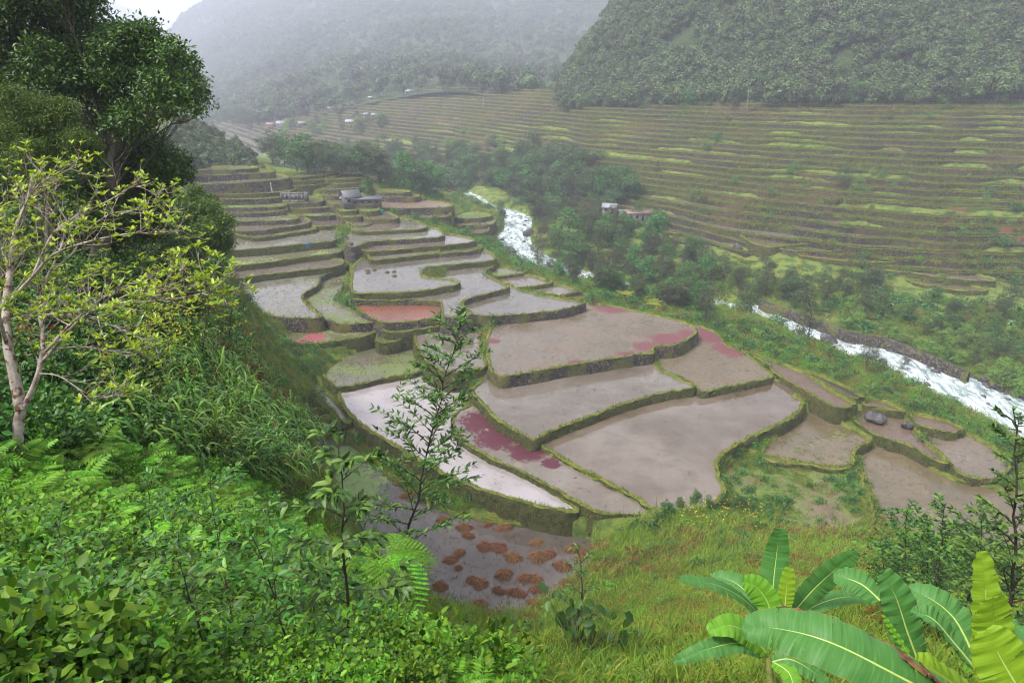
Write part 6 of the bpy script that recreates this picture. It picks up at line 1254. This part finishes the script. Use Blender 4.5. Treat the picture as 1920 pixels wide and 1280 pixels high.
banana((1880,1500,5.4), 'banana plant with bright yellow green upright leaves at the right edge', [
  ([(1850,1290,5.6),(1852,1200,5.7),(1848,1110,5.7),(1840,1032,5.7)], .30, CAM, 'banana_bright', dict(tears=2, fold=.12, blunt=.4)),
  ([(1866,1290,5.3),(1864,1230,5.3),(1863,1170,5.3),(1862,1118,5.2)], .37, CAM, 'banana_bright', dict(tears=3, fold=.12, blunt=.3)),
  ([(1990,1400,5),(1930,1320,4.9),(1880,1240,4.9),(1850,1180,4.9)], .46, (-.25,-.75,.6), 'banana_bright', dict(tears=3, fold=.1, blunt=.4)),
  ([(1990,1330,5.4),(1960,1260,5.6),(1930,1200,5.8),(1890,1160,6)], .30, (.3,-.5,.8), 'banana', dict(tears=3, fold=.2))],
  [(1880,1500,5.4),(1890,1400,5.3),(1900,1330,5.3)], 903)
banana((1450,1400,12.5), 'small drooping banana plant below the upright one', [
  ([(1436,1222,12.5),(1405,1190,12.3),(1370,1172,12.1),(1326,1182,12)], .50, (0,-.5,.85), 'banana_mid', dict(tears=5, fold=.25)),
  ([(1430,1225,12.5),(1390,1205,12.2),(1330,1215,12),(1262,1240,11.9)], .38, (0,-.5,.85), 'banana', dict(tears=8, fold=.25)),
  ([(1448,1240,12.5),(1480,1235,12.4),(1520,1255,12.3),(1560,1290,12.2)], .40, (0,-.5,.85), 'banana', dict(tears=8, fold=.25)),
  ([(1450,1240,12.5),(1480,1262,12.2),(1490,1300,12),(1500,1340,12)], .40, (.2,-.6,.7), 'banana_mid', dict(tears=5, fold=.25))],
  [(1450,1400,12.5),(1446,1300,12.5),(1440,1230,12.5)], 904)
# taro clump
def taro():
    base = bd(1090, 1215, 23); base = npt(base[0], base[1]); o = empty('taro_clump', tuple(base), 'clump of large grey green taro leaves at the bottom centre', 'taro plant')
    n = 46; c = np.array([bd(1090 + rng.normal(0, 38), 1165 + rng.normal(0, 26), 23 + rng.normal(0, .5)) for _ in range(n)]) - base; mb = MB()
    for q in c: mb.tube(curve_pts(np.array([rng.normal(0, .25), rng.normal(0, .25), -.3]), q, 5, (0, 0, .04)), [.03, .025, .02, .015, .012], 4)
    D = unit(np.c_[rng.normal(0, .6, n), rng.normal(-.5, .4, n), rng.normal(-.45, .25, n)]); L = rng.uniform(.35, .6, n); v, f = leaf_geo(c, D, np.c_[rng.normal(0, .3, n), np.full(n, -.5), np.full(n, .8)], L, L * .62, 1, .15)
    lv = MB(); lv.add(v, f); link('stalks', mb.build('stalks', [M['bstem']], True), o); link('leaves', lv.build('leaves', [M['leaf_blue']]), o)
with_seed(910, taro)
# middle distance bananas and palms
def mk_mbanana():
    mb = MB(); n = 8; a = np.arange(n) / n * 6.283 + rng.normal(0, .3, n); mb.tube([(0, 0, -.4), (0, 0, 1.0), (0, 0, 1.9)], [.14, .12, .08], 6, 1)
    ribbon(np.tile([0, 0, 1.7], (n, 1)), np.c_[np.cos(a), np.sin(a)], rng.uniform(1.8, 2.6, n), .55, 7, rng.uniform(.7, 1.1, n), rng.uniform(.5, 1.0, n), mb); return mb
def mid_bananas(spots, label, group):
    for x, y, s in spots:
        p = place(x, y, 60); k = rng.integers(3); o = empty('banana_plant', tuple(p), label, 'banana plant', group, rng.uniform(0, 6)); o.scale = (s, s, s * rng.uniform(.85, 1.2))
        link('stem', MBS[k], o); link('leaves', MBL[k], o)
M['mbanana'] = leaf_mat('pale_banana_leaves', [(.10, .22, .06), (.16, .30, .09), (.24, .38, .14)], .3, .35, .5, .2)
MBS, MBL = [], []
for i in range(3):
    mb = with_seed(920 + i, mk_mbanana); s = MB(); s.add(mb.v[0], mb.f4[0]); l = MB(); l.add(mb.v[1], mb.f4[1] - len(mb.v[0])); MBS.append(s.build('stem', [M['bstem']])); MBL.append(l.build('leaves', [M['mbanana']]))
mid_bananas([(1195,478,1.2),(1205,472,1.1),(1215,480,1.2),(1228,478,1),(1240,484,1),(1185,470,1),(1150,452,.9),(1165,456,.9),(1250,488,.9)], 'pale banana plant in the clump inside the stream thicket', 'banana clump in the stream thicket')
mid_bananas([(1625,525,1),(1655,575,1),(1668,585,1),(1720,575,.9),(1755,590,1),(1760,605,1),(1810,575,.9),(1800,590,1),(1895,575,1.3),(1905,600,1.3),(1890,625,1.1),(1840,620,.9),(1740,560,.9)], 'pale banana plant on the lush far bank', 'banana plants on the far bank')
mid_bananas([(1705,186,1.7),(1720,188,1.8),(1735,186,1.7),(1750,183,1.6),(1690,190,1.4),(1712,178,1.5),(1740,176,1.5)], 'large pale banana plant at the forest edge above the terraces', 'banana plants at the forest edge')
M['palm_y'] = leaf_mat('yellow_palm', [(.22, .32, .03), (.38, .42, .04), (.5, .42, .05)], .35, .5, .3, .1)
def palm(px, py, hgt, fl, mat, label, seed):
    def go():
        p = hit(px, py, 40); o = empty('palm', tuple(p), label, 'palm'); mb = MB(); mb.tube(curve_pts((0, 0, -.3), (rng.normal(0, .1), 0, hgt), 6, (.03, 0, 0)), np.linspace(.16, .1, 6), 7); link('trunk', mb.build('trunk', [M['bark']], True), o)
        for i in range(12):
            a = i * 2.4; fm = MB(); fern_frond(fm, (0, 0, hgt), (math.cos(a), math.sin(a)), fl * rng.uniform(.8, 1.1), .45, 0, 18, rng.uniform(.2, .62), 0, .13); link('frond', fm.build('frond', [M[mat]]), o)
    with_seed(seed, go)
palm(1172,566,1.8,3.2,'palm_y','yellowing palm with orange lower fronds beside the person in red',930); palm(1168,548,3.4,2.8,'leaf_fern','taller green palm just behind the yellowing one',931)
palm(1224,580,1.0,3.0,'palm_y','spreading yellow green palm right of the yellowing one',932); palm(1462,640,1.2,1.9,'leaf_fern','small bright palm on the near bank below the flood wall',933)
palm(700,380,3.5,2.0,'leaf_tree','small dark palm beside the dark roofed house',934)

# ------------------------------------------------------------------ boulders and stones
def mk_rock(seed):
    u_, v_ = np.meshgrid(np.linspace(0, 2 * math.pi, 18, endpoint=False), np.linspace(.0, math.pi, 12), indexing='ij'); D = np.stack([np.cos(u_) * np.sin(v_), np.sin(u_) * np.sin(v_), np.cos(v_)], -1)
    r = 1 + .34 * vnoise(D[..., 0] * 1.6 + seed, D[..., 1] * 1.6 + D[..., 2] * 1.3, seed) + .2 * vnoise(D[..., 0] * 3.5, D[..., 2] * 3.5 + D[..., 1] * 2, seed + 3)
    D = D * r[..., None] * [1, .8, .65]; i, j = np.meshgrid(np.arange(18), np.arange(11), indexing='ij'); i2 = (i + 1) % 18
    return mesh_np('boulder', D.reshape(-1, 3), np.stack([i * 12 + j, i * 12 + j + 1, i2 * 12 + j + 1, i2 * 12 + j], -1).reshape(-1, 4), [M['rock']], True)
ROCK = [mk_rock(i) for i in range(6)]
def boulder(px, py, s, label, group=None, z=None):
    p = hit(px, py, 40) if z is None else bp(px, py, z); o = link('boulder', ROCK[rng.integers(6)], label=label, cat='boulder', group=group, loc=tuple(p + [0, 0, s * .2])); o.rotation_euler = (rng.normal(0, .2), rng.normal(0, .2), rng.uniform(0, 6.28)); o.scale = (s, s * rng.uniform(.8, 1.1), s * rng.uniform(.8, 1.15))
for px, py, s, z, lab in [(960,472,2.0,5.5,'large rounded boulder in the mouth of the stream bend'),(992,440,2.2,6.6,'dark boulder on the right side of the stream bend'),(985,492,1.6,None,'dark boulder left of two behind the green verge by the stream'),(972,498,1.5,None,'grey upright boulder at the end of the paddies by the stream bend'),(942,408,1.6,None,'dark rock under the small tree at the stream bend'),
    (1553,641,1.9,1.0,'big brown boulder in the rapids in front of the flood wall'),(1650,683,1.4,.3,'dark boulder at the edge of the rapids below the bushy tree'),(1640,785,1.5,7.0,'broad grey boulder between the small pink paddies'),(1700,800,1.0,6.8,'small dark boulder right of the broad grey one'),(1660,735,1.5,None,'low dark slab of rock among the bank grass'),
    (1425,628,1.0,None,'left dark boulder of a pair on the near bank'),(1436,634,.9,None,'right dark boulder of a pair on the near bank'),(1392,606,1.0,None,'dark boulder half hidden in the bank bushes'),(1733,727,1.2,None,'dark boulder beside the lower rapids'),(1752,697,1.1,-.4,'pale boulder in the middle of the lower rapids'),(1772,693,1.1,-.5,'pale flat boulder near the flood wall in the lower rapids'),
    (1826,709,.9,-.9,'brown boulder at the downstream end of the flood wall'),(1383,466,2.0,None,'big dark boulder at the foot of the terraced hillside'),(1375,495,1.1,None,'small dark boulder above the stream thicket'),(657,459,1.0,18.7,'grey boulder on the rib between the terrace columns')]: boulder(px, py, s, lab, None, z)
rs_ = np.random.default_rng(77)
for i in range(70):
    f = rs_.random(); x = 1835 + 110 * f; y = 724 + 42 * f + rs_.uniform(-14, 12); boulder(x, y, rs_.uniform(.25, .8), 'grey stone on the pebble bank of the lower rapids', 'stones on the pebble bank')
for i in range(60):
    k = rs_.integers(0, 255); s = rs_.uniform(.02, .98); p = RLd[k] * (1 - s) + RRd[k] * s; o = link('boulder', ROCK[rs_.integers(6)], label='small wet rock breaking the white water of the stream', cat='boulder', group='wet rocks in the stream', loc=tuple(p)); q = rs_.uniform(.35, .95); o.scale = (q, q, q); o.rotation_euler = (0, 0, rs_.uniform(0, 6))

# ------------------------------------------------------------------ houses
def flat(name, c, r=.7, c2=None, sc=3):
    t = NT(name); return t.fin(t.mix(t.step(t.noise(sc, 4, .7, t.pos()), .4, .65), c, c2 or tuple(x * .55 for x in c)), r, t.noise(8, 3, .6, t.pos()), .3, .03)
M['tin'] = flat('tin_roof', (.26, .26, .29), .45); M['rusty_tin'] = flat('rusty_tin', (.22, .10, .07), .6, (.30, .24, .22)); M['dark_tin'] = flat('dark_tin', (.13, .13, .15), .5); M['planks'] = flat('planks', (.16, .12, .10)); M['pale_wall'] = flat('pale_wall', (.34, .32, .30)); M['concrete'] = flat('concrete', (.20, .185, .17)); M['dark_glass'] = flat('dark_opening', (.012, .012, .014), .3); M['blue'] = flat('blue_paint', (.02, .16, .5)); M['teal'] = flat('teal_paint', (.02, .42, .36)); M['pole'] = flat('pole_wood', (.36, .34, .33)); M['redwall'] = flat('pinkish_wall', (.35, .2, .19)); M['white'] = flat('white_sheet', (.42, .42, .44))
def house(px, py, w, dp, h, rz, wall, roof, label, nwin=3, kind='gable', group=None, z=None, cat='house', name='house', door=True, p=None):
    p = (place(px, py, 100) if z is None else bp(px, py, z)) if p is None else p; o = empty(name, tuple(p), label, cat, group, rz)
    mb = MB(); mb.box((0, 0, h / 2 - .6), (w, dp, h + 1.2)); 
    if kind == 'gable':
        for s in (-1, 1): mb.add([(s * w / 2, -dp / 2, h), (s * w / 2, dp / 2, h), (s * w / 2, 0, h + dp * .32)], [[0, 1, 2]])
    link('wall', mb.build('wall', [M[wall]]), o); rf = MB(); ov = .4
    if kind == 'gable':
        rh = dp * .32
        for s in (-1, 1):
            a = np.array([(-w / 2 - ov, s * (dp / 2 + ov), h - rh * ov / (dp / 2)), (w / 2 + ov, s * (dp / 2 + ov), h - rh * ov / (dp / 2)), (w / 2 + ov, 0, h + rh), (-w / 2 - ov, 0, h + rh)]); b = a + [0, 0, .1]; rf.add(np.vstack([a, b]) + [0, 0, .02], [[0, 1, 2, 3], [7, 6, 5, 4], [0, 4, 5, 1], [1, 5, 6, 2], [3, 7, 4, 0]])
    else:
        a = np.array([(-w / 2 - ov, -dp / 2 - ov, h + .1), (w / 2 + ov, -dp / 2 - ov, h + .1), (w / 2 + ov, dp / 2 + ov, h + .6), (-w / 2 - ov, dp / 2 + ov, h + .6)]); b = a + [0, 0, .1]; rf.add(np.vstack([a, b]), [[0, 1, 2, 3], [7, 6, 5, 4], [0, 4, 5, 1], [1, 5, 6, 2], [3, 7, 4, 0], [2, 6, 7, 3]])
    link('roof', rf.build('roof', [M[roof]]), o)
    for i in range(nwin):
        x = -w / 2 + w * (i + .5) / nwin; is_d = door and i == nwin // 2 and nwin > 1; m = MB(); m.box((x, -dp / 2 - .02, (h * .42 if is_d else h * .58)), (.8 if is_d else 1.0, .08, h * (.8 if is_d else .38))); link('door' if is_d else 'window', m.build('door' if is_d else 'window', [M['dark_glass']]), o)
        if not is_d: m = MB(); m.box((x, -dp / 2 - .05, h * .58 - h * .19 - .06), (1.15, .14, .1)); link('sill', m.build('sill', [M['pale_wall']]), o)
    return o
house(658,383,5,5,2.8,.5,'dark_tin','dark_tin','dark grey gabled house behind two small trees on the paddies',2,z=22.9); house(688,384,9,3,1.8,.05,'planks','dark_tin','long low annex right of the dark gabled house',4,'shed',z=22.85,cat='shed',name='shed',door=False)
house(648,381,2.4,2,1.6,0,'planks','white','small lean-to with a white sheet roof left of the dark gabled house',1,'shed',z=22.9,cat='shed',name='shed',door=False)
house(448,361,4.2,2.6,2.4,.05,'planks','white','small shed with a white roof beside the tall wall with the waterfall',2,'shed',z=25.1,cat='shed',name='shed')
house(813,370,4,3,2.0,0,'planks','tin','open hut with a pale tin roof at the edge of the wood',2,'shed',cat='hut',name='hut',p=npt(*bp(813,372,15)[:2]))
house(1196,408,9,5,2.7,.12,'pale_wall','rusty_tin','whitish house with a rusty flat roof above the stream bend',4,'shed',p=np.array(bd(1196,412,252))); house(1178,406,4,4,2.6,.1,'redwall','dark_tin','brown annex on the left of the whitish house',2,'shed',p=np.array(bd(1172,411,254)),cat='shed',name='shed'); house(1145,398,5,3.6,2.2,-.3,'pale_wall','tin','small house with a pale roof beside the stream bend trees',2,'gable',p=np.array(bd(1143,398,262)))
house(1808,168,5,4,2.6,.2,'planks','tin','first hut from the left on the ridge at the top right',2); house(1838,166,5,4,2.6,-.1,'redwall','white','second hut from the left on the ridge at the top right',2,'shed'); house(1885,150,6,4,2.2,0,'planks','dark_tin','hut with a flat dark roof behind the others at the top right',2,'shed'); house(1912,166,7,5,3.6,-.1,'redwall','dark_tin','large hut cut by the right edge of the view',3)
for i, (x, y, w, wall, roof, lab) in enumerate([(512,238,9,'redwall','rusty_tin','reddish house at the lower left of the far village'),(532,235,12,'pale_wall','tin','largest house of the far village, tin roofed'),(548,228,8,'redwall','tin','tin roofed house at the right of the far village cluster'),(528,220,7,'pale_wall','tin','upper left house of the far village cluster'),(540,217,7,'redwall','tin','upper right house of the far village cluster'),(500,200,6,'pale_wall','white','white hut under the tall hazy trees'),(551,237,6,'planks','dark_tin','low dark shed right of the far village cluster'),(576,236,7,'planks','tin','low shed farther right of the far village cluster'),
    (634,208,7,'pale_wall','tin','tin roofed hut above the middle of the far terraces'),(665,231,8,'redwall','white','white roofed hut on the far terraces'),(690,220,5,'pale_wall','tin','small hut left of the blue grey house on the far terraces'),(707,221,8,'dark_tin','tin','blue grey house on the far terraces'),(775,173,9,'pale_wall','tin','highest house on the misty terraces'),(713,166,8,'planks','tin','hut high on the misty terraces left of the highest house'),(696,186,4,'pale_wall','white','tiny hut halfway up the misty terraces')]):
    house(x, y, w * .85, w * .5, 2.8, rng.normal(0, .25), wall, roof, lab, 3)
# concrete ruin
def ruin():
    p = bp(551, 379, 22.7); o = empty('concrete_ruin', tuple(p), 'roofless grey concrete house shell with empty window holes', 'ruin', None, .02); W, H = 8.0, 3.0; mb = MB()
    mb.box((0, 0, .2), (W, .25, 1.0)); mb.box((0, 0, H - .2), (W, .25, .5))
    for x in (-3.9, -2.6, -1.2, .2, 1.6, 2.8, 3.9): mb.box((x, 0, 1.6), (.5, .25, 1.9))
    mb.box((-3.9, 1.8, 1.4), (.25, 3.4, 2.9)); mb.box((3.9, 1.8, 1.3), (.25, 3.4, 2.6)); mb.box((0, 3.6, 1.3), (W, .25, 2.6)); link('wall', mb.build('wall', [M['concrete']]), o)
    for x in (-3.9, -1.2, 1.6, 3.9): m = MB(); m.box((x, -.16, 1.7), (.3, .1, 3.6)); link('pillar', m.build('pillar', [M['concrete']]), o)
ruin()
# thin waterfall on the tall wall
mb = MB(); a, b = bp(509, 341, 28.2), bp(511, 341, 28.2); a[1] -= .9; b[1] -= .9; mb.tube([a, a + [.1, -.35, -1.2], a + [.3, -.5, -3.2]], [.12, .16, .22], 6); link('waterfall', mb.build('waterfall', [M['white']], True), kind='structure')
# poles
for px, py, h, lab, grp in [(1400,200,8,'slim pale pole at the top of the right terraces',None),(1325,222,5.5,'short leaning pole below the slim pale pole',None),(1868,190,9,'leaning pale pole below the huts at the top right',None),(915,196,9,'pole on the hazy spur',None),(1677,204,3,'tiny post on the upper right terraces',None)]:
    p = place(px, py, 150); mb = MB(); mb.tube([(0, 0, -2.5), (h * .02, 0, h * .5), (h * (.12 if 'leaning' in lab else .01), 0, h)], [.14, .12, .09], 7); o = link('utility_pole', mb.build('utility_pole', [M['pole']], True), label=lab, cat='pole', loc=tuple(p))
# bright tubs left on the terraces
for px, py, z, m_, lab in [(577,463,17.9,'blue','small blue tub lying on a paddy edge in the left column'),(716,399,21.1,'teal','small teal tub on the terrace below the dark gabled house')]:
    mb = MB(); mb.tube([(0, 0, 0), (0, 0, .5), (0, 0, .85), (0, 0, .9), (0, 0, .9)], [.42, .5, .55, .6, .02], 12); link('tub', mb.build('tub', [M[m_]], True), label=lab, cat='tub', loc=tuple(bp(px, py, z)))

# ------------------------------------------------------------------ person in red walking bent along the paddy edge
def skin_obj(name, V, E, R_, mat, parent):
    me = bpy.data.meshes.new(name); me.from_pydata(V, E, []); o = bpy.data.objects.new(name, me); scene.collection.objects.link(o); me.materials.append(mat); o.parent = parent
    o.modifiers.new('skin', 'SKIN'); sv = me.skin_vertices[0].data
    for i, r in enumerate(R_): sv[i].radius = (r, r); sv[i].use_root = (i == 0)
    s = o.modifiers.new('sub', 'SUBSURF'); s.levels = 2; s.render_levels = 2; return o
def person():
    p = bp(1113, 573, 12.2); p = np.array([p[0], p[1], 12.2]); t = NT('skin'); ms = t.fin((.22, .11, .07), .5); t = NT('red_cloth'); mr = t.fin((.45, .03, .06), .8); t = NT('dark_cloth'); md = t.fin((.05, .03, .05), .8); t = NT('hair'); mh = t.fin((.01, .008, .007), .6)
    o = empty('person', tuple(p), 'person in a red top bending forward on the paddy edge beside the palms', 'person', None, .6)
    V = [(0,0,.88),(0,-.10,1.05),(0,-.28,1.24),(0,-.38,1.34),(0,-.46,1.44),(0,-.50,1.55), (.10,0,.84),(.13,-.10,.46),(.13,.05,.08),(.13,-.10,.03), (-.10,0,.84),(-.12,.08,.46),(-.12,.22,.08),(-.12,.10,.03), (.17,-.30,1.27),(.24,-.42,1.0),(.18,-.58,.80),(.17,-.63,.73), (-.17,-.30,1.27),(-.24,-.40,1.0),(-.18,-.56,.80),(-.17,-.61,.73)]
    E = [(0,1),(1,2),(2,3),(3,4),(4,5),(0,6),(6,7),(7,8),(8,9),(0,10),(10,11),(11,12),(12,13),(2,14),(14,15),(15,16),(16,17),(2,18),(18,19),(19,20),(20,21)]
    R_ = [.13,.12,.13,.055,.09,.085,.09,.06,.04,.035,.09,.06,.04,.035,.055,.042,.03,.025,.055,.042,.03,.025]
    skin_obj('body', V, E, R_, ms, o)
    skin_obj('red_top', [(0,0,.92),(0,-.10,1.06),(0,-.28,1.24),(.17,-.30,1.27),(.24,-.42,1.02),(-.17,-.30,1.27),(-.24,-.40,1.02)], [(0,1),(1,2),(2,3),(3,4),(2,5),(5,6)], [.155,.14,.15,.075,.06,.075,.06], mr, o)
    skin_obj('trousers', [(0,0,.88),(.10,0,.82),(.13,-.10,.46),(-.10,0,.82),(-.12,.08,.46)], [(0,1),(1,2),(0,3),(3,4)], [.15,.11,.085,.11,.085], md, o)
    skin_obj('hair', [(0,-.43,1.50),(0,-.46,1.57),(0,-.50,1.62)], [(0,1),(1,2)], [.09,.10,.06], mh, o)
    mb = MB(); mb.tube([(0,-.60,.70),(0,-.60,.55),(0,-.60,.38)], [.05,.17,.16], 10); link('sack', mb.build('sack', [M['straw']], True), o)
person()
# yellow flowers at the corner of the big mirror paddy
P = np.array([hit(rng.uniform(1275, 1440), rng.uniform(945, 1000), 30) + [rng.normal(0, .3), rng.normal(0, .3), rng.uniform(.4, 1.2)] for _ in range(120)])
M['flower'] = leaf_mat('yellow_petals', [(.75, .42, .02), (.85, .6, .03)], .3, .5, .2, 0)
fl = MB(); v, f = leaf_geo(np.repeat(P, 4, 0), np.tile([[1,0,.2],[0,1,.2],[-1,0,.2],[0,-1,.2]], (120, 1)).astype(float), np.tile([0, 0, 1.0], (480, 1)), .11, .10); fl.add(v, f); link('yellow_flowers', fl.build('yellow_flowers', [M['flower']]), kind='stuff')
for i, (x, y) in enumerate([(1275,955),(1300,948),(1330,955),(1355,948),(1385,955),(1410,960),(1250,965),(1440,975)]):
    p = hit(x, y, 30); plant('fresh', p, rng.uniform(1.6, 2.3), 'pale leafy bush with yellow flowers at the corner of the mirror like paddy', 'flowering bushes at the mirror paddy', 'bush', name='flowering_bush')
# ------------------------------------------------------------------ haze: one even closed volume round camera and scene
def haze(density):
    t = bpy.data.materials.new('haze'); t.use_nodes = True; nt = t.node_tree; nt.nodes.clear()
    o = nt.nodes.new('ShaderNodeOutputMaterial'); p = nt.nodes.new('ShaderNodeVolumePrincipled')
    p.inputs['Color'].default_value = (0.81, 0.83, 0.99, 1); p.inputs['Density'].default_value = density; p.inputs['Anisotropy'].default_value = 0.0
    nt.links.new(p.outputs[0], o.inputs['Volume'])
    b = MB(); b.box((0, 1200, 350), (9000, 7000, 900)); me = b.build('haze', [t])
    o = link('haze', me, kind='stuff'); return o
lo = float(min(GZ.min(), -40))
hz = haze(0.00042)
hz.data.vertices.foreach_set('co', np.array([[x, y, z] for z in (lo - 1, 800) for x, y in ((-9500, -9500), (9500, -9500), (9500, 9500), (-9500, 9500))], dtype=np.float32).ravel())
hz.data.update()
